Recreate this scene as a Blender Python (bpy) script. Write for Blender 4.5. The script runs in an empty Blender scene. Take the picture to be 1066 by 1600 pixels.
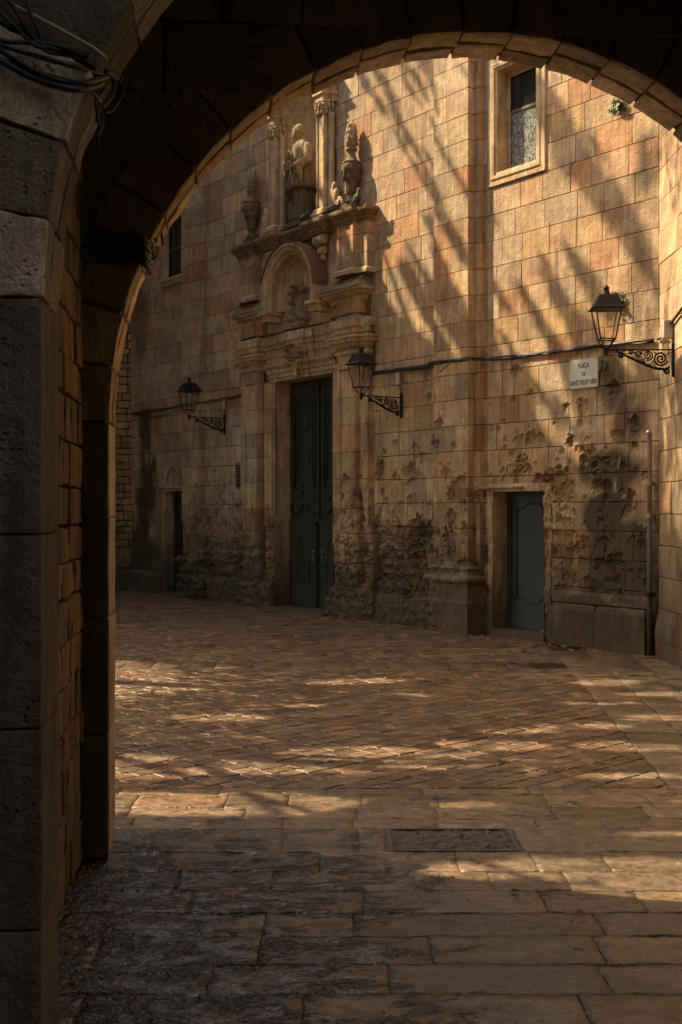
import bpy, math, random
import numpy as np
from mathutils import Matrix, Vector
random.seed(7); RNG = np.random.default_rng(11)
scene = bpy.context.scene
COL = scene.collection
rad = math.radians

# ------------------------------------------------------------------ camera
cd = bpy.data.cameras.new('camera'); cam = bpy.data.objects.new('camera', cd); COL.objects.link(cam)
cd.sensor_fit = 'VERTICAL'; cd.sensor_height = 36; cd.sensor_width = 24; cd.lens = 1900 / 1600 * 36
cd.shift_y = -5 / 1600; cd.clip_start = .05; cd.clip_end = 500
cam.location = (0, 0, 1.7); cam.rotation_euler = (rad(90), 0, 0)
scene.camera = cam
# ------------------------------------------------------------------ light
SUN = Vector((1.55, -.62, -1.70)).normalized()          # the way the light travels
elev = math.asin(-SUN.z)
world = bpy.data.worlds.new('World'); scene.world = world; world.use_nodes = True
wt = world.node_tree; bg = wt.nodes['Background']
sky = wt.nodes.new('ShaderNodeTexSky'); sky.sky_type = 'NISHITA'; sky.sun_disc = False
sky.sun_elevation = elev; sky.sun_rotation = math.atan2(-SUN.x, -SUN.y)
sky.air_density = 1.0; sky.dust_density = 4.0; sky.ozone_density = .6
wt.links.new(sky.outputs[0], bg.inputs[0]); bg.inputs[1].default_value = .15
sl = bpy.data.lights.new('sun', 'SUN'); so = bpy.data.objects.new('sun', sl); COL.objects.link(so)
sl.energy = 5.0; sl.angle = rad(.53); sl.color = (1, .84, .65)
so.rotation_euler = SUN.to_track_quat('-Z', 'Y').to_euler(); so.location = (-10, 14, 14)
vs = scene.view_settings
vs.view_transform = 'Standard'; vs.look = 'None'; vs.gamma = 1; vs.exposure = 1.05; vs.use_curve_mapping = False
vs.use_white_balance = True; vs.white_balance_temperature = 7700; vs.white_balance_tint = 7
scene.cycles.max_bounces = 8; scene.cycles.diffuse_bounces = 5
scene.cycles.use_denoising = True

# ------------------------------------------------------------------ noise
def _h(ix, iy, iz, s):
    n = (ix * 374761393 + iy * 668265263 + iz * 2147483647 + s * 1274126177) & 0xffffffff
    n = ((n ^ (n >> 13)) * 1274126177) & 0xffffffff
    n = ((n ^ (n >> 15)) * 2246822519) & 0xffffffff
    return ((n ^ (n >> 16)) & 0xffffff) / float(0xffffff)
def vn(x, y, z, s=0):
    x, y, z = np.broadcast_arrays(np.asarray(x, float), np.asarray(y, float), np.asarray(z, float))
    fx, fy, fz = np.floor(x), np.floor(y), np.floor(z)
    ix, iy, iz = fx.astype(np.int64), fy.astype(np.int64), fz.astype(np.int64)
    u, v, w = x - fx, y - fy, z - fz
    u = u*u*(3-2*u); v = v*v*(3-2*v); w = w*w*(3-2*w)
    r = 0
    for a in (0, 1):
        for b in (0, 1):
            for c in (0, 1):
                r = r + _h(ix+a, iy+b, iz+c, s) * (u if a else 1-u) * (v if b else 1-v) * (w if c else 1-w)
    return r * 2 - 1
def fbm(x, y, z, s=0, o=4):
    r = 0; a = 1; t = 0
    for i in range(o):
        r = r + a * vn(x * 2**i, y * 2**i, z * 2**i, s + i * 17); t += a; a *= .5
    return r / t
def sst(a, b, x):
    t = np.clip((x - a) / (b - a), 0, 1); return t*t*(3-2*t)

# ------------------------------------------------------------------ objects
def link(o, parent=None, M=None):
    COL.objects.link(o)
    if parent is not None: o.parent = parent
    if M is not None: o.matrix_local = M
    return o
def tag(o, label=None, cat=None, group=None, kind=None):
    for k, v in (('label', label), ('category', cat), ('group', group), ('kind', kind)):
        if v: o[k] = v
    return o
def empty(name, M=None):
    o = bpy.data.objects.new(name, None); o.empty_display_size = .2
    COL.objects.link(o)
    if M is not None: o.matrix_world = M
    return o
def mk(name, V, F, mat, parent=None, M=None, tint=None, smooth=False, dark=0.):
    V = np.asarray(V, dtype=np.float64).reshape(-1, 3)
    me = bpy.data.meshes.new(name)
    if isinstance(F, np.ndarray):
        n = len(F); k = F.shape[1]
        me.vertices.add(len(V)); me.vertices.foreach_set('co', V.astype(np.float32).ravel())
        me.loops.add(n * k); me.loops.foreach_set('vertex_index', F.astype(np.int32).ravel())
        me.polygons.add(n); me.polygons.foreach_set('loop_start', np.arange(0, n*k, k, dtype=np.int32))
        me.polygons.foreach_set('loop_total', np.full(n, k, dtype=np.int32))
        me.update(calc_edges=True); me.validate()
    else:
        me.from_pydata(V.tolist(), [], F); me.update()
    a = me.color_attributes.new('tint', 'FLOAT_COLOR', 'POINT')
    if tint is None:
        t = .92 + .16 * random.random(); tint = (t, t, t)
    T = np.ones((len(V), 4), np.float32); T[:, :3] = np.asarray(tint); T[:, 3] = dark
    a.data.foreach_set('color', T.ravel())
    me.polygons.foreach_set('use_smooth', np.full(len(me.polygons), bool(smooth)))
    if mat: me.materials.append(mat)
    return link(bpy.data.objects.new(name, me), parent, M)
class MB:
    def __init__(s): s.V = []; s.F = []; s.T = []; s.D = []; s.n = 0
    def add(s, V, F, tint=(1, 1, 1), dark=0.):
        V = np.asarray(V, float).reshape(-1, 3)
        s.V.append(V); s.F += [tuple(int(i) + s.n for i in f) for f in F]
        s.T.append(np.broadcast_to(np.asarray(tint, float), (len(V), 3))); s.D.append(np.broadcast_to(np.asarray(dark, float), (len(V),)))
        s.n += len(V); return s
    def box(s, x0, x1, y0, y1, z0, z1, **k):
        V = [(x, y, z) for x in (x0, x1) for y in (y0, y1) for z in (z0, z1)]
        return s.add(V, [(0,1,3,2),(4,6,7,5),(0,4,5,1),(2,3,7,6),(0,2,6,4),(1,5,7,3)], **k)
    def tube(s, pts, r, n=6, close=True, **k):
        V, F = tube(pts, r, n, close); return s.add(V, F, **k)
    def lathe(s, prof, n=20, c=(0,0,0), f=None, **k):
        V, F = lathe(prof, n, c, f); return s.add(V, F, **k)
    def xf(s, M):
        A = np.array(M); s.V = [v @ A[:3,:3].T + A[:3,3] for v in s.V]; return s
    def build(s, name, mat, parent=None, M=None, smooth=False, fn=None):
        V = np.concatenate(s.V)
        if fn is not None: V = fn(V)
        return mk(name, V, s.F, mat, parent, M, tint=np.concatenate(s.T), smooth=smooth, dark=np.concatenate(s.D))
def tube(pts, r, n=6, close=True):
    P = [Vector(p) for p in pts]; m = len(P)
    R_ = list(r) if hasattr(r, '__len__') else [r] * m
    V = []; F = []
    t0 = (P[1] - P[0]).normalized(); up = Vector((0, 0, 1)) if abs(t0.z) < .9 else Vector((1, 0, 0))
    nx = t0.cross(up).normalized()
    for i in range(m):
        t = (P[min(i+1, m-1)] - P[max(i-1, 0)])
        t = t.normalized() if t.length > 1e-9 else t0
        nx = (nx - t * nx.dot(t)).normalized(); ny = t.cross(nx)
        for j in range(n):
            a = 2*math.pi*j/n; q = P[i] + (nx*math.cos(a) + ny*math.sin(a)) * R_[i]; V.append(q[:])
    for i in range(m-1):
        for j in range(n): F.append((i*n+j, i*n+(j+1) % n, (i+1)*n+(j+1) % n, (i+1)*n+j))
    if close: F.append(tuple(range(n-1, -1, -1))); F.append(tuple((m-1)*n+j for j in range(n)))
    return V, F
def lathe(prof, n=20, c=(0,0,0), f=None):
    V = []; F = []
    for i, (r, z) in enumerate(prof):
        for j in range(n):
            a = 2*math.pi*j/n; q = r * (f(a, z) if f else 1)
            V.append((c[0]+q*math.cos(a), c[1]+q*math.sin(a), c[2]+z))
    m = len(prof)
    for i in range(m-1):
        for j in range(n): F.append((i*n+j, i*n+(j+1) % n, (i+1)*n+(j+1) % n, (i+1)*n+j))
    F.append(tuple(range(n-1, -1, -1))); F.append(tuple((m-1)*n+j for j in range(n)))
    return V, F
def ball(c, r, nu=14, nv=9, Rm=None):
    V = []; F = []
    for i in range(nv+1):
        t = math.pi*i/nv
        for j in range(nu):
            a = 2*math.pi*j/nu
            p = Vector((math.sin(t)*math.cos(a)*r[0], math.sin(t)*math.sin(a)*r[1], math.cos(t)*r[2]))
            if Rm: p = Rm @ p
            V.append((p.x+c[0], p.y+c[1], p.z+c[2]))
    for i in range(nv):
        for j in range(nu): F.append((i*nu+j, (i+1)*nu+j, (i+1)*nu+(j+1) % nu, i*nu+(j+1) % nu))
    return V, F
def remeshed(mb, vox, smooth_it=2):
    """all the closed pieces of mb merged into one continuous skin: returns V, F"""
    me = bpy.data.meshes.new('tmp'); me.from_pydata(np.concatenate(mb.V).tolist(), [], mb.F); me.update()
    o = bpy.data.objects.new('tmp', me); COL.objects.link(o)
    md = o.modifiers.new('r', 'REMESH'); md.mode = 'VOXEL'; md.voxel_size = vox
    if smooth_it: s = o.modifiers.new('s', 'SMOOTH'); s.iterations = smooth_it; s.factor = .5
    dg = bpy.context.evaluated_depsgraph_get(); dg.update()
    em = bpy.data.meshes.new_from_object(o.evaluated_get(dg))
    V = np.empty(len(em.vertices)*3, np.float32); em.vertices.foreach_get('co', V)
    F = [tuple(p.vertices) for p in em.polygons]
    bpy.data.objects.remove(o); bpy.data.meshes.remove(me); bpy.data.meshes.remove(em)
    return V.reshape(-1, 3).astype(float), F

# ------------------------------------------------------------------ materials
def nt(name):
    m = bpy.data.materials.new(name); m.use_nodes = True
    t = m.node_tree; return m, t, t.nodes['Principled BSDF']
class NG:
    def __init__(s, t): s.t = t
    def n(s, ty, **k):
        o = s.t.nodes.new(ty)
        for a, b in k.items():
            setattr(o, a, b)
        return o
    def l(s, a, b): s.t.links.new(a, b)
    def math(s, op, a, b=None, c=None, clamp=False):
        o = s.n('ShaderNodeMath', operation=op); o.use_clamp = clamp
        for i, v in enumerate((a, b, c)):
            if v is None: continue
            if isinstance(v, (int, float)): o.inputs[i].default_value = v
            else: s.l(v, o.inputs[i])
        return o.outputs[0]
    def noise(s, vec, scale, detail=4, rough=.55, dist=0.):
        o = s.n('ShaderNodeTexNoise'); o.inputs['Scale'].default_value = scale; o.inputs['Detail'].default_value = detail
        o.inputs['Roughness'].default_value = rough; o.inputs['Distortion'].default_value = dist
        s.l(vec, o.inputs['Vector']); return o.outputs['Fac']
    def map(s, vec, sc=(1,1,1), loc=(0,0,0)):
        o = s.n('ShaderNodeMapping'); o.inputs['Scale'].default_value = sc; o.inputs['Location'].default_value = loc
        s.l(vec, o.inputs['Vector']); return o.outputs[0]
    def rng(s, v, a, b, c=0., d=1.):
        o = s.n('ShaderNodeMapRange'); o.interpolation_type = 'SMOOTHSTEP'
        for i, q in zip((1,2,3,4), (a,b,c,d)): o.inputs[i].default_value = q
        s.l(v, o.inputs[0]); return o.outputs[0]
    def mix(s, f, a, b, mode='MIX'):
        o = s.n('ShaderNodeMix', data_type='RGBA', blend_type=mode)
        for i, v in ((0, f), (6, a), (7, b)):
            if isinstance(v, (int, float)): o.inputs[i].default_value = v
            elif isinstance(v, tuple): o.inputs[i].default_value = (*v, 1)
            else: s.l(v, o.inputs[i])
        return o.outputs[2]
def stone(name, c1, c2, c3, rough=.9, bump=.5, stains=0, base_dark=0., scale=1., chisel=.35, coords='Object', fine=1., spec=.25):
    m, t, P = nt(name); g = NG(t)
    tc = g.n('ShaderNodeTexCoord').outputs[coords]
    at = g.n('ShaderNodeAttribute', attribute_name='tint')
    v = tc
    big = g.noise(v, 1.3*scale, 5, .6, .4)
    mid = g.noise(v, 9*scale, 5, .65, .6)
    strk = g.noise(g.map(v, (16*scale, 16*scale, 1.6*scale)), 1, 5, .6, .2)
    fin = g.noise(v, 70*scale, 3, .7)
    col = g.mix(g.rng(big, .35, .68), c1, c2)
    col = g.mix(g.math('MULTIPLY', g.rng(mid, .5, .75), .55), col, c3)
    col = g.mix(.6, col, g.mix(g.rng(strk, .3, .7), (.62, .58, .54), (1.3, 1.27, 1.2)), 'MULTIPLY')
    blot = g.noise(v, 3.1*scale, 6, .7, .3)
    col = g.mix(.7, col, g.mix(g.rng(blot, .35, .68), (.68, .63, .58), (1.16, 1.16, 1.14)), 'MULTIPLY')
    col = g.mix(.5, col, g.mix(g.rng(fin, .3, .7), (.55, .53, .5), (1.3, 1.3, 1.3)), 'MULTIPLY')
    col = g.mix(1., col, at.outputs['Color'], 'MULTIPLY')
    # soot and damp stains; base_dark makes the colour darker towards the foot
    st = g.noise(g.map(v, (2.2, 2.2, .8)), 1.2, 6, .68, .8)
    dk = g.math('MULTIPLY', at.outputs['Alpha'], g.rng(st, .26, .47), clamp=True)
    if stains:
        rn = g.rng(g.noise(g.map(v, (3.4, 3.4, .35), (4, 2, 1)), 1.5, 5, .6, .5), .56, .74, 0, stains)
        dk = g.math('MAXIMUM', dk, rn)
    if base_dark:
        sp = g.n('ShaderNodeSeparateXYZ'); g.l(tc, sp.inputs[0])
        hz = g.math('ADD', sp.outputs[2], g.math('MULTIPLY', g.math('SUBTRACT', st, .5), 2.4))
        dk = g.math('MAXIMUM', dk, g.rng(hz, base_dark, .25, 0, .93))
    col = g.mix(g.math('MULTIPLY', dk, .88), col, (.030, .024, .014))
    g.l(col, P.inputs['Base Color'])
    P.inputs['Roughness'].default_value = rough; P.inputs['Specular IOR Level'].default_value = spec
    vo = g.n('ShaderNodeTexVoronoi'); vo.inputs['Scale'].default_value = 38*scale; g.l(v, vo.inputs['Vector'])
    pit = g.rng(vo.outputs['Distance'], .0, .35)
    pm = g.rng(g.noise(v, 6*scale, 3), .50, .62)
    h = g.math('MULTIPLY', g.math('SUBTRACT', 1., g.math('MULTIPLY', g.math('SUBTRACT', 1., pit), pm)), .8)
    h = g.math('ADD', h, g.math('MULTIPLY', fin, .5*fine))
    h = g.math('ADD', h, g.math('MULTIPLY', mid, 1.2))
    if chisel:
        ch = g.noise(g.map(v, (60, 60, 3)), 1, 3, .6, .3)
        h = g.math('ADD', h, g.math('MULTIPLY', ch, chisel))
    v2 = g.n('ShaderNodeTexVoronoi'); v2.inputs['Scale'].default_value = 4.4; g.l(g.map(v, (1, 1, .8)), v2.inputs['Vector'])
    sp2 = g.math('ADD', v2.outputs['Distance'], g.math('MULTIPLY', g.math('SUBTRACT', mid, .5), .12))
    spot = g.rng(sp2, .060, .035)
    h = g.math('SUBTRACT', h, g.math('MULTIPLY', spot, 1.6))
    g.l(g.mix(g.math('MULTIPLY', spot, .5), col, (.09, .06, .035)), P.inputs['Base Color'])
    b = g.n('ShaderNodeBump'); b.inputs['Strength'].default_value = bump; b.inputs['Distance'].default_value = .018
    g.l(h, b.inputs['Height']); g.l(b.outputs[0], P.inputs['Normal'])
    return m
M_wall = stone('sandstone_ashlar', (.49, .365, .245), (.56, .43, .29), (.42, .275, .165), stains=.25, base_dark=2.2, bump=.9)
M_carved = stone('carved_sandstone', (.50, .38, .25), (.57, .44, .295), (.38, .275, .17), stains=.5, base_dark=2.0, bump=.7, chisel=.2)
M_top = stone('weathered_ledge_stone', (.20, .15, .09), (.30, .22, .13), (.10, .08, .05), bump=.8, chisel=0)
M_rough = stone('rubble_stone', (.36, .25, .14), (.44, .32, .18), (.26, .17, .09), stains=.5, base_dark=1.2, bump=.9, chisel=.0)
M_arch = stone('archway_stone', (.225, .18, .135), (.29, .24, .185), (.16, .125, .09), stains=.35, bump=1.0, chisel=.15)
M_mortar = stone('mortar', (.17, .12, .07), (.23, .165, .10), (.12, .085, .05), bump=.8, chisel=0)
M_plaster = stone('pale_plaster', (.58, .47, .34), (.66, .54, .40), (.5, .38, .26), chisel=0)
M_lane = stone('grey_lane_plaster', (.16, .165, .17), (.21, .215, .22), (.12, .12, .12), chisel=0)
M_dirt = stone('joint_grit', (.04, .03, .02), (.06, .045, .03), (.03, .022, .014), bump=.8, chisel=0)
def plain(name, c, rough=.6, metal=0., bump=0., var=.3, scale=12., spec=.5):
    m, t, P = nt(name); g = NG(t); tc = g.n('ShaderNodeTexCoord').outputs['Object']
    nz = g.noise(tc, scale, 5, .6, .3)
    g.l(g.mix(nz, tuple(q*(1-var) for q in c), tuple(min(1, q*(1+var)) for q in c)), P.inputs['Base Color'])
    g.l(g.rng(nz, .2, .8, max(.05, rough-.12), min(1, rough+.12)), P.inputs['Roughness'])
    P.inputs['Metallic'].default_value = metal; P.inputs['Specular IOR Level'].default_value = spec
    if bump:
        b = g.n('ShaderNodeBump'); b.inputs['Strength'].default_value = bump; b.inputs['Distance'].default_value = .006
        g.l(g.noise(tc, scale*4, 4), b.inputs['Height']); g.l(b.outputs[0], P.inputs['Normal'])
    return m
M_iron = plain('black_iron', (.009, .009, .009), .5, .0, .3, .4, 30, .25)
M_cable = plain('cable_rubber', (.02, .019, .018), .55, 0, .1, .4, 8)
M_cabletan = plain('tan_cable', (.34, .26, .17), .6, 0, .1, .3, 8)
M_metal = plain('galvanised_metal', (.32, .29, .24), .45, .5, .1, .25, 9)
M_grey = plain('grey_plastic', (.40, .36, .29), .5, 0, .1, .2, 9)
M_rust = plain('rusty_sheet', (.17, .075, .045), .75, .1, .5, .45, 6)
M_white = plain('enamel_plate', (.50, .49, .43), .35, 0, .05, .12, 7)
M_ink = plain('sign_lettering', (.03, .03, .03), .5, 0, 0, .1, 9)
M_leaf = plain('leaf_green', (.055, .085, .022), .6, 0, 0, .5, 7)
M_fern = plain('fern_green', (.055, .085, .022), .6, 0, 0, .5, 17)
M_dry = plain('dry_leaf', (.23, .11, .035), .8, 0, 0, .5, 17)
M_bark = plain('plane_bark', (.22, .18, .12), .9, 0, .8, .5, 5)
M_bird = plain('pigeon_feathers', (.055, .052, .05), .6, 0, .2, .6, 25)
M_red = plain('faded_red_cloth', (.35, .04, .03), .8, 0, 0, .3, 8)
def wood(name, c, wear):
    m, t, P = nt(name); g = NG(t); tc = g.n('ShaderNodeTexCoord').outputs['Object']
    gr = g.noise(g.map(tc, (40, 40, 1.2)), 1, 5, .65, .6); n2 = g.noise(tc, 2.5, 5, .6)
    col = g.mix(gr, tuple(q*.6 for q in c), tuple(q*1.5 for q in c))
    sp = g.n('ShaderNodeSeparateXYZ'); g.l(tc, sp.inputs[0])
    dust = g.math('MULTIPLY', g.rng(g.math('ADD', sp.outputs[2], g.math('MULTIPLY', n2, 1.2)), 1.35, .2, 0, .5), g.rng(gr, .4, .7))
    col = g.mix(dust, col, wear)
    g.l(col, P.inputs['Base Color']); P.inputs['Roughness'].default_value = .6
    b = g.n('ShaderNodeBump'); b.inputs['Strength'].default_value = .4; b.inputs['Distance'].default_value = .004
    g.l(gr, b.inputs['Height']); g.l(b.outputs[0], P.inputs['Normal']); return m
M_door = wood('dark_green_door_paint', (.016, .018, .010), (.06, .042, .026))
M_blue = wood('blue_grey_door_paint', (.022, .029, .029), (.075, .062, .042))
def glass_mat(name, frosted):
    m, t, P = nt(name); g = NG(t); tc = g.n('ShaderNodeTexCoord').outputs['Object']
    if frosted:
        nz = g.noise(g.map(tc, (1, 1, .45)), 48, 5, .65, 1.2)
        g.l(g.mix(g.rng(nz, .46, .60), (.075, .085, .08), (.40, .40, .36)), P.inputs['Base Color'])
        P.inputs['Roughness'].default_value = .22
    else:
        P.inputs['Base Color'].default_value = (.02, .02, .02, 1); P.inputs['Roughness'].default_value = .08
    return m
M_frost = glass_mat('mottled_window_glass', True); M_glass = glass_mat('dark_window_glass', False)
def lamp_glass():
    m, t, P = nt('lantern_glass'); g = NG(t)
    tr = g.n('ShaderNodeBsdfTransparent'); tr.inputs[0].default_value = (.93, .92, .88, 1)
    gl = g.n('ShaderNodeBsdfGlossy'); gl.inputs['Roughness'].default_value = .08
    fr = g.n('ShaderNodeFresnel'); mx = g.n('ShaderNodeMixShader')
    g.l(g.math('MULTIPLY', fr.outputs[0], .6), mx.inputs[0]); g.l(tr.outputs[0], mx.inputs[1]); g.l(gl.outputs[0], mx.inputs[2])
    g.l(mx.outputs[0], t.nodes['Material Output'].inputs[0]); return m
M_lglass = lamp_glass()
def paving(name, c1, c2, c3, spec=1.):
    m, t, P = nt(name); g = NG(t); geo = g.n('ShaderNodeNewGeometry').outputs['Position']
    at = g.n('ShaderNodeAttribute', attribute_name='tint')
    oi = g.n('ShaderNodeObjectInfo')
    big = g.noise(geo, 1.7, 5, .6, .4); mid = g.noise(geo, 16, 5, .7, .5); fin = g.noise(geo, 110, 3, .7)
    col = g.mix(g.rng(big, .35, .65), c1, c2)
    col = g.mix(g.rng(mid, .42, .66), col, c3)
    flk = g.noise(g.map(geo, (1, 1.8, 1)), 7, 7, .75, .4)
    col = g.mix(.8, col, g.mix(g.rng(flk, .36, .64), (.55, .53, .50), (1.3, 1.3, 1.28)), 'MULTIPLY')
    col = g.mix(.45, col, g.mix(fin, (.45, .45, .45), (1.55, 1.55, 1.55)), 'MULTIPLY')
    col = g.mix(1., col, at.outputs['Color'], 'MULTIPLY')
    sp = g.n('ShaderNodeSeparateXYZ'); g.l(geo, sp.inputs[0])
    # washed and still wet at the foot of the passage wall
    wx = g.rng(sp.outputs[0], 1.3, -.9); wy = g.rng(sp.outputs[1], 7.0, 5.4)
    wn = g.noise(g.map(geo, (1.0, 1.7, 1)), 2.3, 7, .66, .9)
    wet = g.math('ADD', g.math('MULTIPLY', g.math('MULTIPLY', wx, wy), .27), wn)
    wet = g.rng(wet, .60, .68)
    w2 = g.rng(g.noise(g.map(geo, (.8, 1.6, 1), (7, 3, 0)), 2.1, 6, .66, .7), .56, .70)
    dmp = g.rng(g.noise(g.map(geo, (.9, 1.5, 1), (3, 9, 0)), 3.0, 6, .66, .7), .40, .66, .12, .75)      # damp film over the whole square
    w2 = g.math('MAXIMUM', g.math('MULTIPLY', w2, .9), dmp)
    pud = wet
    wet = g.math('MAXIMUM', wet, w2)
    col = g.mix(wet, col, g.mix(1., col, (.60, .56, .51), 'MULTIPLY'))
    col = g.mix(pud, col, g.mix(1., col, (.16, .14, .12), 'MULTIPLY'))
    g.l(col, P.inputs['Base Color'])
    ro = g.math('ADD', g.math('MULTIPLY', fin, .32), .24)
    rw = g.math('ADD', g.math('MULTIPLY', g.noise(geo, 60, 4, .7), .30), .06)
    rw = g.math('MULTIPLY', rw, g.math('SUBTRACT', 1., g.math('MULTIPLY', pud, .6)))
    mm = g.n('ShaderNodeMix'); g.l(wet, mm.inputs[0]); g.l(ro, mm.inputs[2]); g.l(rw, mm.inputs[3])
    g.l(mm.outputs[0], P.inputs['Roughness']); g.l(g.math('MULTIPLY', g.math('ADD', g.math('MULTIPLY', wet, .45), .55), spec), P.inputs['Specular IOR Level'])
    h = g.math('ADD', g.math('MULTIPLY', mid, 1.6), g.math('MULTIPLY', fin, .7))
    h = g.math('ADD', h, g.math('MULTIPLY', g.noise(geo, 45, 4, .6), 1.2))
    b = g.n('ShaderNodeBump'); b.inputs['Strength'].default_value = .36; b.inputs['Distance'].default_value = .014
    g.l(h, b.inputs['Height'])
    b2 = g.n('ShaderNodeBump'); g.l(g.math('ADD', g.math('MULTIPLY', pud, .75), .22), b2.inputs['Strength']); b2.inputs['Distance'].default_value = .03
    g.l(g.math('ADD', g.noise(g.map(geo, (1, 1.5, 1)), 30, 3, .6, .6), g.math('MULTIPLY', g.noise(geo, 9, 3, .6, .8), .8)), b2.inputs['Height'])
    g.l(b.outputs[0], b2.inputs['Normal']); g.l(b2.outputs[0], P.inputs['Normal'])
    b3 = g.n('ShaderNodeBump'); b3.inputs['Strength'].default_value = .55; b3.inputs['Distance'].default_value = .02
    g.l(g.math('ADD', g.noise(g.map(geo, (1, 1.3, 1)), 42, 2, .5, .5), g.math('MULTIPLY', g.noise(geo, 120, 2, .5), .25)), b3.inputs['Height']); g.l(b3.outputs[0], P.inputs['Coat Normal'])
    g.l(g.math('MULTIPLY', g.math('MULTIPLY', pud, spec), g.rng(g.noise(g.map(geo, (1, 1.6, 1), (5, 1, 0)), 6, 6, .7, .6), .46, .58)), P.inputs['Coat Weight']); P.inputs['Coat Roughness'].default_value = .04; P.inputs['Coat IOR'].default_value = 1.6
    return m
M_slab = paving('paving_stone', (.22, .16, .105), (.29, .21, .14), (.12, .08, .05))
M_sett = paving('sett_stone', (.23, .157, .105), (.30, .215, .148), (.13, .086, .058), .6)
M_grout = paving('paving_grout', (.04, .028, .019), (.06, .042, .028), (.03, .02, .013))
M_sand = paving('joint_sand', (.07, .05, .034), (.15, .105, .07), (.05, .035, .022))
M_cover = plain('dark_cast_cover', (.075, .065, .052), .55, .0, .9, .5, 22)

# ------------------------------------------------------------------ frames of reference
Cx, Cy = 3.673, 14.04; Rx, Ry = .5743, -.8186; Nx, Ny = .8186, .5743
FM = Matrix(((Rx, Nx, 0, Cx), (Ry, Ny, 0, Cy), (0, 0, 1, 0), (0, 0, 0, 1)))     # facade: x to the right, y into the wall
AM = Matrix(((.9954, -.0959, 0, -1.165), (.0959, .9954, 0, 6.27), (0, 0, 1, 0), (0, 0, 0, 1)))  # passage
def fw(x, y, z): return FM @ Vector((x, y, z))

# ================================================================== GROUND
ground = mk('ground', [(-90,-60,-.05),(90,-60,-.05),(90,120,-.05),(-90,120,-.05)], [(0,1,2,3)], M_dirt)
tag(ground, kind='structure')
pav = mk('pavement', [(-14,-12,-.013),(8,-12,-.013),(8,32,-.013),(-14,32,-.013)], [(0,1,2,3)], M_grout); tag(pav, kind='structure')
def stone_top(cx, cy, w, d, rot=0, nx=2, ny=2, amp=.003, gap=.008, bev=.010, seed=0, tilt=.003, dz=0., fr=0):
    """one paving stone: uneven dished top with worn edges and a skirt"""
    xs = np.concatenate(([-w/2+gap], np.linspace(-w/2+gap+bev, w/2-gap-bev, nx+1), [w/2-gap]))
    ys = np.concatenate(([-d/2+gap], np.linspace(-d/2+gap+bev, d/2-gap-bev, ny+1), [d/2-gap]))
    X, Y = np.meshgrid(xs, ys); X = X.copy(); Y = Y.copy()
    c, s = math.cos(rot), math.sin(rot)
    gx = cx + X*c - Y*s; gy = cy + X*s + Y*c
    tx, ty = (random.random()-.5)*tilt*2/w, (random.random()-.5)*tilt*2/d
    Z = dz + X*tx + Y*ty + amp*fbm(gx*6, gy*6, 0, 5, 3)*1.6 + random.uniform(-1, 1)*amp*.4 + (.0028*fbm(gx*22, gy*30, 0, 6, 3)*1.6 + .004*np.minimum(0, fbm(gx*5, gy*9, 0, 7, 3)) if fr else 0)
    edge = np.zeros_like(Z, bool); edge[0] = edge[-1] = True; edge[:, 0] = edge[:, -1] = True
    Z = np.where(edge, Z-.0045, Z)
    jx = .006*vn(gx*25, gy*25, 1, 3); gx = np.where(edge, gx+jx, gx); gy = np.where(edge, gy+.006*vn(gx*25, gy*25, 2, 4), gy)
    n, m = X.shape
    V = np.stack((gx, gy, Z), -1).reshape(-1, 3)
    F = [(i*m+j, i*m+j+1, (i+1)*m+j+1, (i+1)*m+j) for i in range(n-1) for j in range(m-1)]
    ring = [j for j in range(m)] + [i*m+m-1 for i in range(1, n)] + [(n-1)*m+j for j in range(m-2, -1, -1)] + [i*m for i in range(n-2, 0, -1)]
    b = len(V); lo = V[ring].copy(); lo[:, 2] = -.029
    V = np.concatenate((V, lo)); L = len(ring)
    F += [(ring[k], b+k, b+(k+1) % L, ring[(k+1) % L]) for k in range(L)]
    return V, F
def warm():
    t = random.uniform(.62, 1.22); r = random.random()
    if r < .16: return (t*1.06, t*.91, t*.80)
    if r < .36: return (t*.92, t*.95, t*1.0)
    return (t, t*random.uniform(.94, 1.02), t*random.uniform(.86, .98))
mk('joint_sand', [(-3, 2.0, -.0072), (3.62, 2.0, -.0072), (3.62, 7.405, -.0072), (-3, 7.405, -.0072)], [(0, 1, 2, 3)], M_sand, pav)
# slabs of the passage and the strip in front of the arch: rows across
GR = (.235, .90, 6.03, 6.47)                       # the access cover
rows = [7.40, 7.24, 6.93, 6.68, 6.475, 6.025, 5.70, 5.42, 5.12, 4.84, 4.54, 4.26, 3.95, 3.6, 3.2, 2.8, 2.4]
slab_rng = random.Random(5)
for i in range(len(rows)-1):
    y1, y0 = rows[i], rows[i+1]
    x = -1.6 - slab_rng.random()*.5
    while x < 4.4:
        w = slab_rng.choice((.38, .5, .62, .8, .95)) + slab_rng.uniform(-.06, .06) if i > 3 else slab_rng.uniform(.36, .66)
        segs = [(x, x+w)]
        if abs(y1-6.475) < .01:
            segs = [(a, b) for a, b in ((x, min(x+w, GR[0]-.01)), (max(x, GR[1]+.01), x+w)) if b-a > .05] if x < GR[1] and x+w > GR[0] else segs
        for a, b in segs:
            if b > 3.7 and y0 > 6.7: b = min(b, 3.7)
            if b-a > .05:
                n_ = 6 if y0 < 6.6 else 4
                V, F = stone_top((a+b)/2, (y0+y1)/2, b-a, y1-y0, 0, max(2, int((b-a)/.035)) if y0 > 3.8 else 3, 9 if y0 > 3.8 else 3, .003, .0016, .004, fr=1)
                mk('paving_slab', V, F, M_slab, pav, tint=warm(), smooth=True)
        x += w
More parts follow.
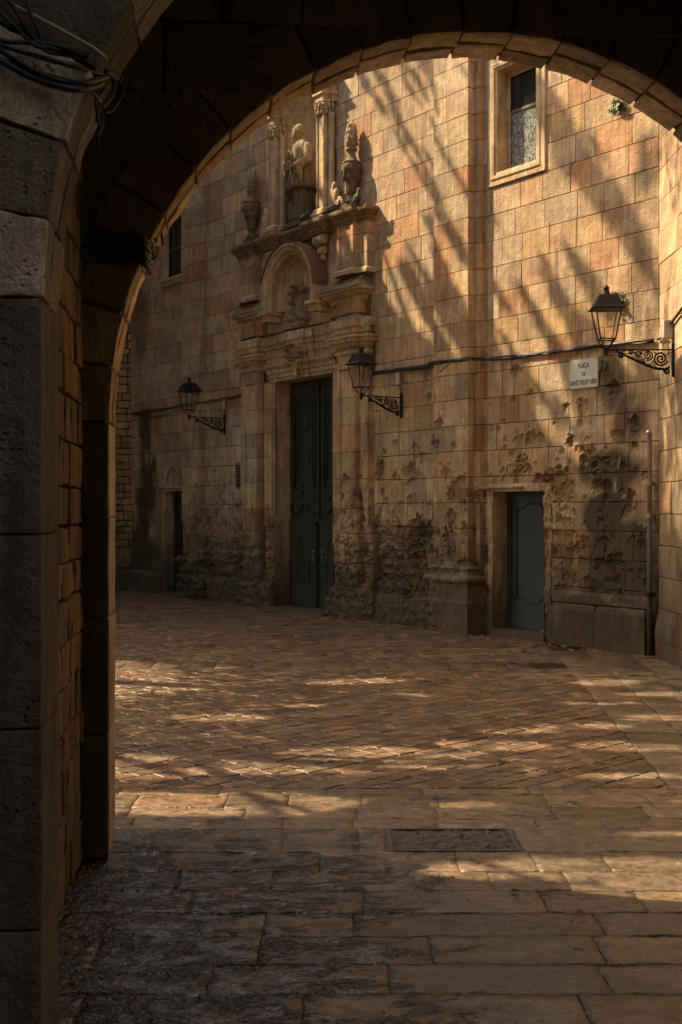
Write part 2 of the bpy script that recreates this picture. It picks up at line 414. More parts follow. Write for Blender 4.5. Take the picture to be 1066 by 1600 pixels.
# border strip along the side building, lengthwise rows
def bx(y): return 2.01 + (y-7.46)*(.43/5.74)
for k, (o0, o1) in enumerate(((0, .42), (.42, .86), (.86, 1.3), (1.3, 1.75))):
    y = 7.41
    while y < 14.6:
        d = slab_rng.uniform(.55, 1.1); ym = y+d/2
        a, b = bx(ym)+o0, bx(ym)+o1
        if a < 3.62:
            V, F = stone_top((a+min(b, 3.64))/2, ym, min(b, 3.64)-a, d, -math.atan(.43/5.74)*1., 3, 4, .0035, .004, .007)
            mk('paving_slab', V, F, M_slab, pav, tint=warm(), smooth=True)
        y += d
# cross band of slabs
def in_field(x, y): return x < bx(y)-.0
x = -9.
while x < 2.4:
    w = slab_rng.uniform(.28, .42)
    for (ya, yb) in ((12.95, 13.45),):
        if in_field(x+w, ya):
            V, F = stone_top(x+w/2, (ya+yb)/2, w, yb-ya, 0, 2, 2, .0035, .005, .007)
            mk('paving_slab', V, F, M_slab, pav, tint=tuple(.85*q for q in warm()), smooth=True)
    x += w
# setts laid on the diagonal
setts = []
ang = rad(43); ca, sa = math.cos(ang), math.sin(ang); sr = random.Random(9)
rw = .135; r0 = -60
for i in range(-60, 190):
    vv = i*rw + sr.uniform(-.008, .008); u = -20 + sr.random()*.3
    while u < 34:
        w = sr.uniform(.14, .27); uc = u+w/2
        X = uc*ca - vv*sa; Y = uc*sa + vv*ca
        u += w
        if not (7.2 < Y < 27 and -8 < X < 3.6): continue
        if X-.25 > bx(Y) or (X-Cx)*Nx+(Y-Cy)*Ny > .2: continue
        setts.append((Y*1.0 + abs(X)*.5, X, Y, w))
def clip(poly, n, c):          # keep the side where n.p <= c
    out = []
    for i in range(len(poly)):
        p, q = poly[i], poly[(i+1) % len(poly)]; dp = n[0]*p[0]+n[1]*p[1]-c; dq = n[0]*q[0]+n[1]*q[1]-c
        if dp <= 0: out.append(p)
        if dp*dq < 0: t = dp/(dp-dq); out.append((p[0]+(q[0]-p[0])*t, p[1]+(q[1]-p[1])*t))
    return out
def poly_stone(poly, gap, bev):
    """a sett cut to a polygon: worn top, soft edge, skirt"""
    P = np.array(poly); c = P.mean(0); L = np.linalg.norm(P-c, axis=1, keepdims=True); k = len(P)
    z0 = random.uniform(-1, 1)*.0022; tx, ty = random.uniform(-.014, .014), random.uniform(-.014, .014)
    def ring(off, z, j=0): 
        Q = c+(P-c)*np.maximum(.2, (L-off*1.5)/L); zz = z+z0+(Q[:, 0]-c[0])*tx+(Q[:, 1]-c[1])*ty
        return np.column_stack((Q+j*np.array([[random.uniform(-1, 1), random.uniform(-1, 1)] for _ in Q]), zz))
    a_ = ring(gap, -.006, .003); V = np.concatenate((ring(gap+bev, 0, .001), a_, a_*np.array((1, 1, 0))+np.array((0, 0, -.014)), [[c[0], c[1], z0+random.uniform(-.001, .0015)]]))
    F = [(i, (i+1) % k, 3*k) for i in range(k)]
    F += [(k+i, k+(i+1) % k, (i+1) % k, i) for i in range(k)]+[(2*k+i, 2*k+(i+1) % k, k+(i+1) % k, k+i) for i in range(k)]
    return V, F
setts.sort(); mb = MB(); nset = 0; sb = .43/5.74
for (_, X, Y, w) in setts:
    q = [(-w/2, -rw/2), (w/2, -rw/2), (w/2, rw/2), (-w/2, rw/2)]
    poly = [(X+a*ca-b*sa, Y+a*sa+b*ca) for a, b in q]
    poly = clip(poly, (0, -1), -7.405); poly = clip(poly, (1, -sb), 2.01-7.46*sb-.004)
    if len(poly) > 2: poly = clip(poly, (0, 1), 12.945) if Y < 13.2 else clip(poly, (0, -1), -13.455)
    if len(poly) > 2: poly = clip(poly, (Nx, Ny), Cx*Nx+Cy*Ny-.02)
    if len(poly) < 3: continue
    P = np.array(poly); ar = abs(sum(P[i][0]*P[(i+1) % len(P)][1]-P[(i+1) % len(P)][0]*P[i][1] for i in range(len(P))))/2
    if ar < .0015: continue
    V, F = poly_stone(poly, .006, .003); t = warm()
    if -.19 < X/Y < .29 and nset < 290: mk('sett', V, F, M_sett, pav, tint=t); nset += 1
    elif Y < 20 or abs(X) < 6: mb.add(V, F, tint=t)
s = mb.build('setts', M_sett, pav); s['kind'] = 'stuff'
# access cover
cov = empty('access_cover', Matrix.Translation(((GR[0]+GR[1])/2, (GR[2]+GR[3])/2, 0)))
tag(cov, 'dark rectangular access cover with rough stone infill set in the paving', 'manhole cover')
hw, hd = (GR[1]-GR[0])/2-.004, (GR[3]-GR[2])/2-.004
b = MB()
for (a0, a1, b0, b1) in ((-hw, hw, -hd, -hd+.022), (-hw, hw, hd-.022, hd), (-hw, -hw+.022, -hd+.022, hd-.022), (hw-.022, hw, -hd+.022, hd-.022)):
    b.box(a0, a1, b0, b1, -.028, .003)
b.build('frame', M_cover, cov)
xs, ys = np.meshgrid(np.linspace(-hw+.024, hw-.024, 70), np.linspace(-hd+.024, hd-.024, 46))
Z = -.006 + .018*fbm(xs*34, ys*52, 0, 8, 4)
n, m = xs.shape
F = np.array([(i*m+j, i*m+j+1, (i+1)*m+j+1, (i+1)*m+j) for i in range(n-1) for j in range(m-1)])
mk('infill', np.stack((xs, ys, Z), -1).reshape(-1, 3), F, M_cover, cov)

# ================================================================== CHURCH FACADE
church = empty('church_facade', FM)
tag(church, 'tall sandstone church front with carved portal and shrapnel scarred lower wall', 'church')
crs = []
cr_rng = random.Random(21)
for x, z, r in ((-3.93,2.62,.10),(-3.80,2.60,.075),(-4.08,2.64,.06),(-2.33,2.52,.075),(-2.28,2.30,.10),(-2.38,2.16,.08),(-1.72,2.08,.12),(-1.83,1.98,.13),(-1.6,2.1,.12),(-1.5,1.93,.11),(-1.62,1.86,.09),
                (-2.62,2.50,.05),(-2.48,2.42,.055),(-2.6,2.2,.06),(-2.72,2.75,.05),(-1.05,2.40,.07),(-.98,2.25,.09),(-.82,2.23,.08),(-.55,2.2,.07),(-1.2,2.2,.06),(-1.3,2.45,.04),(-.95,1.98,.06),(-.8,1.97,.07),
                (-1.95,2.62,.06),(-1.25,2.75,.05),(-1.35,1.65,.05),(-1.3,1.2,.07),(-1.45,1.18,.06),(-5.35,2.35,.09),(-5.4,2.2,.07),(-5.0,2.2,.08),(-4.75,2.26,.08),(-4.6,2.28,.09),(-5.3,1.95,.06),(-5.6,2.5,.05),
                (-4.5,2.55,.09),(-4.35,2.45,.08),(-4.85,1.75,.07),(-4.45,1.45,.13),(-4.2,1.4,.11),(-4.55,1.05,.10),(-4.05,1.7,.07),(-3.6,2.2,.08),(-3.5,1.9,.09),(-3.48,1.6,.10),(-3.55,1.3,.11),(-3.5,1.1,.09),(-3.7,2.3,.05),
                (-5.2,3.05,.04),(-4.9,2.9,.035),(-4.2,3.3,.06),(-4.35,3.25,.03),(-1.55,2.42,.05),(-2.9,3.1,.03),(-10.5,2.4,.05),(-10.1,2.1,.05),(-9.8,1.9,.07),(-10.3,1.9,.06),(-10.8,1.6,.10),(-9.7,1.7,.08)):
    crs.append((x, z, r))
for _ in range(640):
    x = cr_rng.uniform(-6.2, -.15); z = abs(cr_rng.gauss(0, 1.25)) + .5
    if z > 3.8: continue
    crs.append((x, z, min(.085, .013 + cr_rng.expovariate(1/.024))))
for _ in range(170):
    x = cr_rng.uniform(-12.6, -8.3); z = abs(cr_rng.gauss(0, .8)) + .4
    if z > 2.9: continue
    crs.append((x, z, min(.09, .015 + cr_rng.expovariate(1/.028))))
CRS = np.array(crs)
def heavy(x, z):
    n = fbm(x*1.7, 0, z*1.7, 31, 4)*.95
    a = sst(-6.9, -6.4, x)*(1-sst(-4.5, -3.9, x+n*.6))*(1-sst(1.25, 1.75, z+n))
    b = sst(-12.2, -11.7, x)*(1-sst(-8.4, -8.1, x))*(1-sst(1.1, 1.7, z+n+.03*(x+9)))
    c = (1-sst(-4.05, -3.35, x+n*.3))*sst(-4.6, -4.2, x)*(1-sst(.9, 1.2, z+n*.5))*.8
    d = sst(-1.98, -1.86, x)*(1-sst(-1.72, -1.5, x+n*.2))*(1-sst(1.0, 2.1, z+n))*.5
    return np.clip(np.maximum(np.maximum(a, b), np.maximum(c, d)), 0, 1)
def dmg(x, y, z):
    """how deep the stone is eaten away (metres) at a point of the facade"""
    W = heavy(x, z)
    rid = 1-np.abs(fbm(x*5.5, y*5.5, z*5.5, 41, 4))*2.2
    rd2 = 1-np.abs(fbm(x*12, y*12, z*15, 44, 3))*2.6
    lay = np.abs(((z*6.1+.5*fbm(x*1.5, 0, z*1.5, 45, 2)) % 1)-.5)*2          # beds of the stone weather in layers
    d = W*(.01 + .060*np.clip(rid, 0, 1)**1.3 + .034*np.clip(rd2, 0, 1)*sst(.2, .7, W) + .026*lay + .018*fbm(x*26, y*26, z*26, 43, 3))
    d = np.maximum(d, 0)
    wob = fbm(x*22, y*22, z*22, 51, 4)
    cz = np.zeros_like(d)
    lo = z.min()-.2 if z.size else 0; hi = z.max()+.2 if z.size else 0; xa = x.min()-.2; xb = x.max()+.2
    for (cx, c_z, r) in CRS:
        if not (xa < cx < xb and lo < c_z < hi): continue
        q = np.hypot(x-cx, (z-c_z)*.9)/(r*(1+np.clip(r*11, .35, 1.1)*wob))
        cz = np.maximum(cz, .55*r*np.clip(1-q**2, 0, 1)**.38*(.7+.5*rid))
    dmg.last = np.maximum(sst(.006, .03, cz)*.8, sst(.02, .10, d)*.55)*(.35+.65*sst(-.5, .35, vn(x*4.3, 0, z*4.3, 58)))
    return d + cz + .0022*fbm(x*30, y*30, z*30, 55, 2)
def crust_shade(k): return np.stack((1-.50*k, 1-.52*k, 1-.54*k), -1)      # shade painted into pits and eroded stone, mixed with a brown crust
def soot(x, z):
    """weathering crust and damp patches, 0..1"""
    n = fbm(x*2.0, 3, z*2.0, 61, 3)*.35
    def el(cx, cz, rx, rz): return 1-sst(.55, 1.15, np.hypot((x-cx)/rx, (z-cz)/rz)+n)
    s = np.maximum.reduce([el(-.85, 1.65, .38, .30)*1.7, el(-.8, 2.15, .55, .30)*1.0, el(-.5, 1.0, .7, .8)*1.4, el(-1.0, .30, 1.3, .48)*1.7, el(-.25, 4.3, .30, .9)*.7,
                           el(-.2, 5.7, .25, .5)*1.0, el(-.75, 3.25, .28, .5)*.9, el(-.45, 2.8, .3, .35)*.8, el(-13.5, 1.7, .35, 1.3)*1.1, el(-13.4, 3.2, .4, .7)*1.0, el(-13.8, .6, 1.1, .8)*1.1,
                           el(-13.2, 2.3, .35, .8)*1.1, el(-4.4, 1.2, .5, .3)*.8, el(-1.9, 1.2, .2, .3)*.6, el(-13.7, 5.6, .5, 1.1)*.6])
    return np.clip(s, 0, 1.4)
def blocktint(x, z):
    t = random.uniform(.76, 1.12); r = random.random()
    if r < .08: return (t*1.0, t*.78, t*.69)
    if r < .22: return (t*1.02, t*.92, t*.88)
    if r < .36: return (t*.90, t*.93, t*.96)
    if r < .40: return (t*1.03, t*.96, t*.80)
    return (t, t*random.uniform(.95, 1.0), t*random.uniform(.90, 1.0))
SEG = .020
def lin(a, b, seg): return np.linspace(a, b, max(1, int(math.ceil((b-a)/seg)))+1)
def plan_grid(path, z0, z1, seg, gap=.003, rec=.008, capped=False, proud=0., joint=True):
    """vertical stone faces that follow a plan path [(x, out)], as one grid with recessed joint edges"""
    pts = []; nor = []
    for i in range(len(path)-1):
        (xa, oa), (xb, ob) = path[i], path[i+1]
        L = math.hypot(xb-xa, ob-oa)
        k = max(1, int(math.ceil(L/seg))) if seg else 1
        nx_, no_ = -(ob-oa)/L, (xb-xa)/L
        for j in range(k+1):
            if j == 0 and i > 0: continue
            f = j/k; pts.append((xa+(xb-xa)*f, oa+(ob-oa)*f)); nor.append((nx_, no_))
    pts = np.array(pts)
    zs = np.concatenate(([z0+gap+.003], lin(z0+gap+.009, z1-gap-.009, seg), [z1-gap-.003])) if seg else np.array([z0+gap+.003, z1-gap-.003])
    zs = np.concatenate(([z0+gap], zs, [z1-gap]))
    P_, Z_ = np.meshgrid(np.arange(len(pts)), np.arange(len(zs)))
    X = pts[P_, 0].copy(); O = pts[P_, 1]+proud; Z = zs[Z_]
    nn = np.array(nor)[P_]
    back = np.zeros_like(X); back[0] = back[-1] = rec
    X -= nn[..., 0]*back; O = O - nn[..., 1]*back
    return X, O, Z
def grid_faces(n, m): 
    i, j = np.meshgrid(np.arange(n-1), np.arange(m-1), indexing='ij'); i = i.ravel(); j = j.ravel()
    return np.stack((i*m+j, i*m+j+1, (i+1)*m+j+1, (i+1)*m+j), -1)
def stone_strip(name, path, z0, z1, parent, mat, seg=SEG, amt=1., tint=None, proud=0., join=None):
    X, O, Z = plan_grid(path, z0, z1, seg, proud=proud)
    pk = np.zeros(X.shape)
    if seg and amt:
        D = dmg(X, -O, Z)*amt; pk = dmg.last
        jx = .05*heavy(X, Z)*fbm(X*9, -O*9, Z*9, 77, 3)*amt
        X = X+jx; O = O-D
    V = np.stack((X, -O, Z), -1).reshape(-1, 3)
    d = soot(V[:, 0], V[:, 2])
    F = grid_faces(*X.shape); t = np.asarray(tint or blocktint(0, 0))*crust_shade(pk.ravel())
    if join is not None: join.add(V, F, tint=t, dark=d); return
    o = mk(name, V, F, mat, parent, tint=t, smooth=False, dark=0); 
    setdark(o, d); return o
def setdark(o, d):
    a = o.data.color_attributes['tint']; n = len(o.data.vertices)
    T = np.empty(n*4, np.float32); a.data.foreach_get('color', T); T = T.reshape(-1, 4); T[:, 3] = d; a.data.foreach_set('color', T.ravel())

PC = -7.43                                          # portal axis
holes = [(-2.84, -1.87, 0, 1.93), (-2.80, -1.94, 6.10, 7.62), (-12.52, -11.72, 0, 2.05), (-12.56, -11.76, 6.2, 7.45),
         (PC-.875, PC+.875, 0, 3.87), (PC-.57, PC+.57, 6.42, 9.0)]
def minus(r, hs):
    out = [r]
    for (a, b, c, d) in hs:
        nxt = []
        for (x0, x1, z0, z1) in out:
            if a >= x1 or b <= x0 or c >= z1 or d <= z0: nxt.append((x0, x1, z0, z1)); continue
            if x0 < a: nxt.append((x0, a, z0, z1))
            if x1 > b: nxt.append((b, x1, z0, z1))
            xa, xb = max(x0, a), min(x1, b)
            if z0 < c: nxt.append((xa, xb, z0, c))
            if z1 > d: nxt.append((xa, xb, d, z1))
        out = nxt
    return [q for q in out if q[1]-q[0] > .03 and q[3]-q[2] > .03]
# core of the wall behind the facing stones
core = MB()
for (x0, x1, z0, z1) in minus((-14.08, 0, -.03, 3.9), holes)+minus((-14.08, 0, 3.9, 11.6), holes):
    core.box(x0, x1, .26 if z1 < 5 else .009, .9, z0, z1)
core.build('wall_core', M_mortar, church)
# reveals of the openings
PZ = [.024+.352*i for i in range(0, 34)]
portal_zone = (PC-1.66, PC+1.66, 0, 6.2)
blocks = []
br = random.Random(3)
cut = holes + [(PC-.87-.25, PC+.87+.25, 0, 4.0), (PC-1.6, PC-.9, 0, 4.3), (PC+.9, PC+1.6, 0, 4.3), (-3.85, -3.12, 0, 13), (-11.57, -10.88, 0, 13)]
for i in range(-1, 32):
    z0 = 0. if i < 0 else PZ[i]; z1 = PZ[i+1]
    if z1-z0 < .1: continue
    x = -.002; run = 0
    while x > -14.06:
        w = br.uniform(.32, .66); xl = max(-14.08, x-w)
        for e in (-2.95, -3.92, -10.8, -11.66):          # courses break at the pilasters
            if xl < e < x-.12: xl = e; break
        if xl+14.08 < .15: xl = -14.08
        for q in minus((xl, x, z0, z1), cut): blocks.append(q)
        x = xl
blocks = [q for q in blocks if not (q[0] > PC-1.2 and q[1] < PC+1.2 and q[2] > 3.9 and q[3] < 6.1) or True]
def px_of(x, z):
    w = fw(x, 0, z); return 533+1900*w.x/w.y, 795-1900*(z-1.7)/w.y, w.y
def px_area(q):
    x, y, Y = px_of((q[0]+q[1])/2, (q[2]+q[3])/2)
    vis = 175 < x < 1035 and y > 612-math.sqrt(max(0, 520**2-(x-700)**2))-20
    if vis and abs((q[0]+q[1])/2-PC) < 1.5 and q[3] < 6.2: vis = False
    return (q[1]-q[0])*(q[3]-q[2])/Y**2*1e4*(1 if vis else .001)
blocks.sort(key=px_area, reverse=True)
rest = MB(); nb = 0
for k, (x0, x1, z0, z1) in enumerate(blocks):
    g = .0022; xm, zm = (x0+x1)/2, (z0+z1)/2
    fine = (z0 < 3.7 and x1 > -6.4) or (z0 < 2.6 and x0 > -12.8 and x0 < -8)
    if px_area((x0, x1, z0, z1)) < .01: fine = False
    pr = random.uniform(-.0025, .003)
    sg = SEG*(1. if x1 > -6.4 else 1.35)
    if fine and z0 > 2.9: sg *= 1.5
    xs = np.concatenate(([x0+g+.004], lin(x0+g+.009, x1-g-.009, sg), [x1-g-.004])) if fine else np.linspace(x0+g+.004, x1-g-.004, 3)
    zs = np.concatenate(([z0+g+.004], lin(z0+g+.009, z1-g-.009, sg), [z1-g-.004])) if fine else np.linspace(z0+g+.004, z1-g-.004, 3)
    xs = np.concatenate(([x0+g, x0+g+.0005], xs, [x1-g-.0005, x1-g])); zs = np.concatenate(([z0+g, z0+g+.0005], zs, [z1-g-.0005, z1-g]))
    X, Z = np.meshgrid(xs, zs); Y = np.full_like(X, -pr)
    n, m = X.shape
    Y[1] += .003; Y[-2] += .003; Y[2:-2, 1] += .003; Y[2:-2, -2] += .003
    X = X.copy(); Z = Z.copy()
    pk = np.zeros(X.shape)
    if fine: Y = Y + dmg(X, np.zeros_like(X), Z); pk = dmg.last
    else: Y = Y + .002*vn(X*5, 0, Z*5, 9)
    eb = 0.*X; eb[0] = eb[-1] = 1; eb[:, 0] = eb[:, -1] = 1
    # worn arrises: the corner line wanders
    wx = .0045*vn(X*14, 1, Z*14, 12); wz = .0045*vn(X*14, 5, Z*14, 13)
    X[:, :2] += np.abs(wx[:, :2]); X[:, -2:] -= np.abs(wx[:, -2:]); Z[:2] += np.abs(wz[:2]); Z[-2:] -= np.abs(wz[-2:])
    Y = np.where(eb > 0, np.maximum(.25 if fine else .012, Y+.012), Y)
    V = np.stack((X, Y, Z), -1).reshape(-1, 3); F = grid_faces(n, m); t = np.asarray(blocktint(xm, zm))*crust_shade(pk.ravel()); d = soot(V[:, 0], V[:, 2])
    if px_area((x0, x1, z0, z1)) > .01 and nb < 298:
        o = mk('ashlar_block', V, F, M_wall, church, tint=t, smooth=False); setdark(o, d); nb += 1
    else: rest.add(V, F, tint=t, dark=d)
o = rest.build('ashlar_courses', M_wall, church, smooth=False); o['kind'] = 'stuff'

# ---- giant pilasters
def pilaster(x0, x1, out, step, sg):
    p = MB(); p.box(x0+.02, x1-.02, -out+.075, .05, 0, 11.6)
    if step: p.box(x0-.09, x1+.10, -step+.03, .05, 0, 11.6)
    P = p.build('pilaster', M_mortar, church)
    zc = [.97] + [z for z in PZ if z > 1.1 and z < 11.7]
    for a, b in zip(zc[:-1], zc[1:]):
        s = sg if a < 3.3 else 0
        j = .004 if a < 5 else .004
        xm = x0+(x1-x0)*random.choice((.38, .5, .62, .45))
        for path in (([(x0, 0), (x0, out), (xm-.003, out), (xm-.003, out-.02)], [(xm+.003, out-.02), (xm+.003, out), (x1, out), (x1, step if step else 0)]) if random.random() < .75 else ([(x0, 0), (x0, out), (x1, out), (x1, step if step else 0)],)):
            stone_strip('pilaster_block', path, a, b, P, M_wall, seg=s, amt=1. if a < 3.3 else 0)
        if step: stone_strip('pilaster_block', [(x1, step-.001), (x1+.11, step-.001), (x1+.11, 0)], a, b, P, M_wall, seg=s, amt=.6 if s else 0)
    return P
P2 = pilaster(-3.85, -3.12, .195, .08, SEG)
P1 = pilaster(-11.57, -10.88, .12, 0, .03)
def moulding(path, prof, seg=0., amt=0., name='moulding', parent=None, mat=None, closed_top=True):
    """profile [(offset, z)] swept round a plan path [(x, out)] with mitres; offset goes outward"""
    n = len(path); nrm = []
    for i in range(n-1):
        (xa, oa), (xb, ob) = path[i], path[i+1]; L = math.hypot(xb-xa, ob-oa); nrm.append((-(ob-oa)/L, (xb-xa)/L))
    mit = []
    for i in range(n):
        if i == 0: mit.append(nrm[0])
        elif i == n-1: mit.append(nrm[-1])
        else:
            a, b = nrm[i-1], nrm[i]; k = 1+a[0]*b[0]+a[1]*b[1]; k = max(k, .3); mit.append(((a[0]+b[0])/k, (a[1]+b[1])/k))
    # subdivide
    pts = []; ms = []
    for i in range(n-1):
        L = math.hypot(path[i+1][0]-path[i][0], path[i+1][1]-path[i][1]); k = max(1, int(math.ceil(L/seg))) if seg else 1
        for j in range(k + (1 if i == n-2 else 0)):
            f = j/k; pts.append((path[i][0]*(1-f)+path[i+1][0]*f, path[i][1]*(1-f)+path[i+1][1]*f)); ms.append((mit[i][0]*(1-f)+mit[i+1][0]*f, mit[i][1]*(1-f)+mit[i+1][1]*f))
    if seg:
        pr2 = []
        for (a, za), (b, zb) in zip(prof[:-1], prof[1:]):
            k = max(1, int(math.ceil(math.hypot(a-b, za-zb)/seg)))
            pr2 += [(a+(b-a)*j/k, za+(zb-za)*j/k) for j in range(k)]
        prof = pr2+[prof[-1]]
    pts = np.array(pts); ms = np.array(ms); pf = np.array(prof)
    X = pts[None, :, 0]+ms[None, :, 0]*pf[:, None, 0]; O = pts[None, :, 1]+ms[None, :, 1]*pf[:, None, 0]; Z = np.broadcast_to(pf[:, None, 1], X.shape).copy()
    pk = np.zeros(X.shape)
    if amt:
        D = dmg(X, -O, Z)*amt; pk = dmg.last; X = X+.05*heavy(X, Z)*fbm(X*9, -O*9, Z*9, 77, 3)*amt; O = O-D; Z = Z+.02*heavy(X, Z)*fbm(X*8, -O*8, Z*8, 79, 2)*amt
    V = np.stack((X, -O, Z), -1).reshape(-1, 3); F = grid_faces(*X.shape)
    o = mk(name, V, F, mat or M_carved, parent, smooth=bool(seg) and not amt, tint=crust_shade(pk.ravel())*random.uniform(.92, 1.06)); setdark(o, soot(V[:, 0], V[:, 2])*.8); return o
def arc(cx, cz, r, a0, a1, n=6): return [(cx+r*math.cos(rad(a0+(a1-a0)*i/n)), cz+r*math.sin(rad(a0+(a1-a0)*i/n))) for i in range(n+1)]
# pilaster bases: torus, scotia, plinth block
for (x0, x1, out, P, am) in ((-3.85, -3.12, .195, P2, 1.), (-11.57, -10.88, .12, P1, 1.6)):
    pth = [(x0, -.02), (x0, out), (x1, out), (x1, -.02)]
    prof = [(.13, 0.), (.13, .42), (.10, .45), (.09, .50), (.09, .66)] + [(.10, .67)] + arc(.085, .735, .055, -80, 80, 6) + [(.05, .80), (.035, .83), (.04, .86)] + arc(.04, .885, .025, -80, 80, 4) + [(.012, .92), (0., .97)]
    o = moulding(pth, prof, .026, am, 'pilaster_base', P)
# ---- plinth along the foot of the wall
for (a, b, h) in ((-1.70, -.12, .50), (-5.50, -3.95, .36), (-10.72, -9.3, .40), (-14.06, -12.6, .40)):
    prof = [(.0, 0), (.0, h-.05), (-.02, h), (-.09, h+.03), (-.12, h+.05)]
    L = b-a; k = max(1, round(L/.8)); xs_ = [a+L*i/k for i in range(k+1)]
    for xa, xb in zip(xs_[:-1], xs_[1:]):
        moulding([(xa+.004, -.01), (xa+.004, .11), (xb-.004, .11), (xb-.004, -.01)], prof, .028, .55, 'plinth_block', church, M_wall)
moulding([(-1.70, .0), (-1.70, .055), (-.12, .055), (-.12, .0)], [(0, .54), (0, .63), (-.03, .66), (-.06, .68)], .04, .5, 'string_course', church, M_wall)
# wall stones round the small door, uneven jamb on its right
def reveal(x0, x1, z0, z1, depth, name='reveal', mat=None, out=0.):
    b = MB()
    y0, y1 = -out, depth
    b.add([(x0, y0, z0), (x0, y1, z0), (x0, y1, z1), (x0, y0, z1)], [(0, 1, 2, 3)])
    b.add([(x1, y0, z0), (x1, y1, z0), (x1, y1, z1), (x1, y0, z1)], [(3, 2, 1, 0)])
    b.add([(x0, y0, z1), (x1, y0, z1), (x1, y1, z1), (x0, y1, z1)], [(0, 1, 2, 3)])
    b.add([(x0, y0, z0), (x1, y0, z0), (x1, y1, z0), (x0, y1, z0)], [(3, 2, 1, 0)])
    b.build(name, mat or M_carved, church)
reveal(-2.84, -1.87, .0, 1.93, .32); reveal(-12.52, -11.72, 0, 2.05, .32); reveal(-2.80, -1.94, 6.10, 7.62, .32); reveal(-12.56, -11.76, 6.2, 7.45, .32)
reveal(PC-.875, PC+.875, 0, 3.87, .45, out=.05)
# frame round a rectangular opening (three or four sides), profile [(away from the opening, out)]
def frame(x0, x1, z0, z1, prof, sides, name, parent, mat, seg=0., amt=0.):
    b = MB()
    def strip(pa, pb, na, nb):
        # pa, pb: (x, z) inner corners; na, nb outward mitre vectors
        L = math.hypot(pb[0]-pa[0], pb[1]-pa[1]); k = max(1, int(L/seg)) if seg else 1
        V = []
        for (o, h) in prof:
            for j in range(k+1):
                f = j/k
                V.append((pa[0]*(1-f)+pb[0]*f+(na[0]*(1-f)+nb[0]*f)*o, -h, pa[1]*(1-f)+pb[1]*f+(na[1]*(1-f)+nb[1]*f)*o))
        b.add(V, grid_faces(len(prof), k+1).tolist(), dark=[float(q) for q in soot(np.array(V)[:, 0], np.array(V)[:, 2])*.8])
    bl = (-1, -1) if 'b' in sides else (-1, 0); brr = (1, -1) if 'b' in sides else (1, 0)
    if 'l' in sides: strip((x0, z0), (x0, z1), bl, (-1, 1))
    if 't' in sides: strip((x0, z1), (x1, z1), (-1, 1), (1, 1))
    if 'r' in sides: strip((x1, z1), (x1, z0), (1, 1), brr)
    if 'b' in sides: strip((x1, z0), (x0, z0), (1, -1), (-1, -1))
    def fn(V):
        if not amt: return V
        V = V.copy(); V[:, 1] += dmg(V[:, 0], V[:, 1], V[:, 2])*amt; return V
    return b.build(name, mat, parent, smooth=False, fn=fn)
# ---- small blue door
def studded(parent, x0, x1, z0, z1, y):
    for i in range(3):
        for j in range(9):
            x = x0+.05+(x1-x0-.1)*i/2; z = z0+.1+(z1-z0-.2)*j/8
            V, F = ball((x, y, z), (.012, .008, .012), 8, 5); yield V, F
d1 = MB(); d1.box(-2.84, -1.87, .28, .33, .10, 1.93); d1 = d1.build('door', M_blue, church)
d1['label'] = 'blue grey studded side door'
b = MB()
for (a0, a1, c0, c1) in ((-2.84, -2.76, .10, 1.93), (-1.95, -1.87, .10, 1.93), (-2.76, -1.95, 1.85, 1.93), (-2.76, -1.95, .10, .30)): b.box(a0, a1, .262, .28, c0, c1)
b.build('frame', M_blue, d1)
b = MB()
def scallop(z, s):
    pts = []
    for t in np.linspace(0, 1, 25):
        x = -2.66+.61*t; u = abs(t-.5)*2
        zz = z + s*(.07*(1 if u < .35 else 0 if u > .62 else .5+.5*math.cos((u-.35)/.27*math.pi)))
        pts.append((x, .272, zz))
    return pts
b.tube(scallop(.52, -1), .010, 5); b.tube(scallop(1.70, 1), .010, 5)
b.tube([(-2.66, .272, .52), (-2.66, .272, 1.70)], .010, 5); b.tube([(-2.05, .272, .52), (-2.05, .272, 1.70)], .010, 5)
b.build('raised_moulding', M_blue, d1, smooth=True)
for V, F in studded(None, -2.72, -1.99, .2, 1.9, .276): mk('stud', V, F, M_blue, d1, smooth=True)
b = MB(); b.box(-2.06, -2.0, .262, .276, .95, 1.08); b.tube([(-2.03, .262, 1.03), (-2.03, .24, 1.03), (-2.07, .235, 1.03)], .006, 6); b.build('handle', M_iron, d1)
b = MB(); b.box(-2.86, -1.85, -.03, .33, -.02, .085); b.build('doorstep', M_wall, church)
frame(-2.84, -1.87, .0, 1.93, [(0, -.0), (0, .018), (.035, .022), (.045, .012), (.10, .012), (.105, -.003)], 'ltr', 'door_surround', church, M_carved, .03, .8)
moulding([(-2.97, 0), (-2.97, .03), (-2.27, .03), (-2.27, 0)], [(0, 1.955), (.035, 1.975), (.045, 1.99), (.0, 2.0), (-.03, 2.0)], 0, 0, 'door_hood', church)
# ogee relief over the door, broken off at the right
b = MB()
pts = [(-2.66, -.005, 2.07), (-2.62, -.02, 2.16), (-2.55, -.02, 2.20), (-2.57, -.02, 2.27), (-2.50, -.02, 2.30), (-2.40, -.02, 2.31), (-2.36, -.02, 2.26)]
b.tube(pts, .012, 6); b.tube([(-2.36, -.01, 2.26), (-2.30, -.015, 2.30), (-2.22, -.01, 2.28)], .010, 6)
b.build('ogee_moulding', M_carved, church, smooth=True)
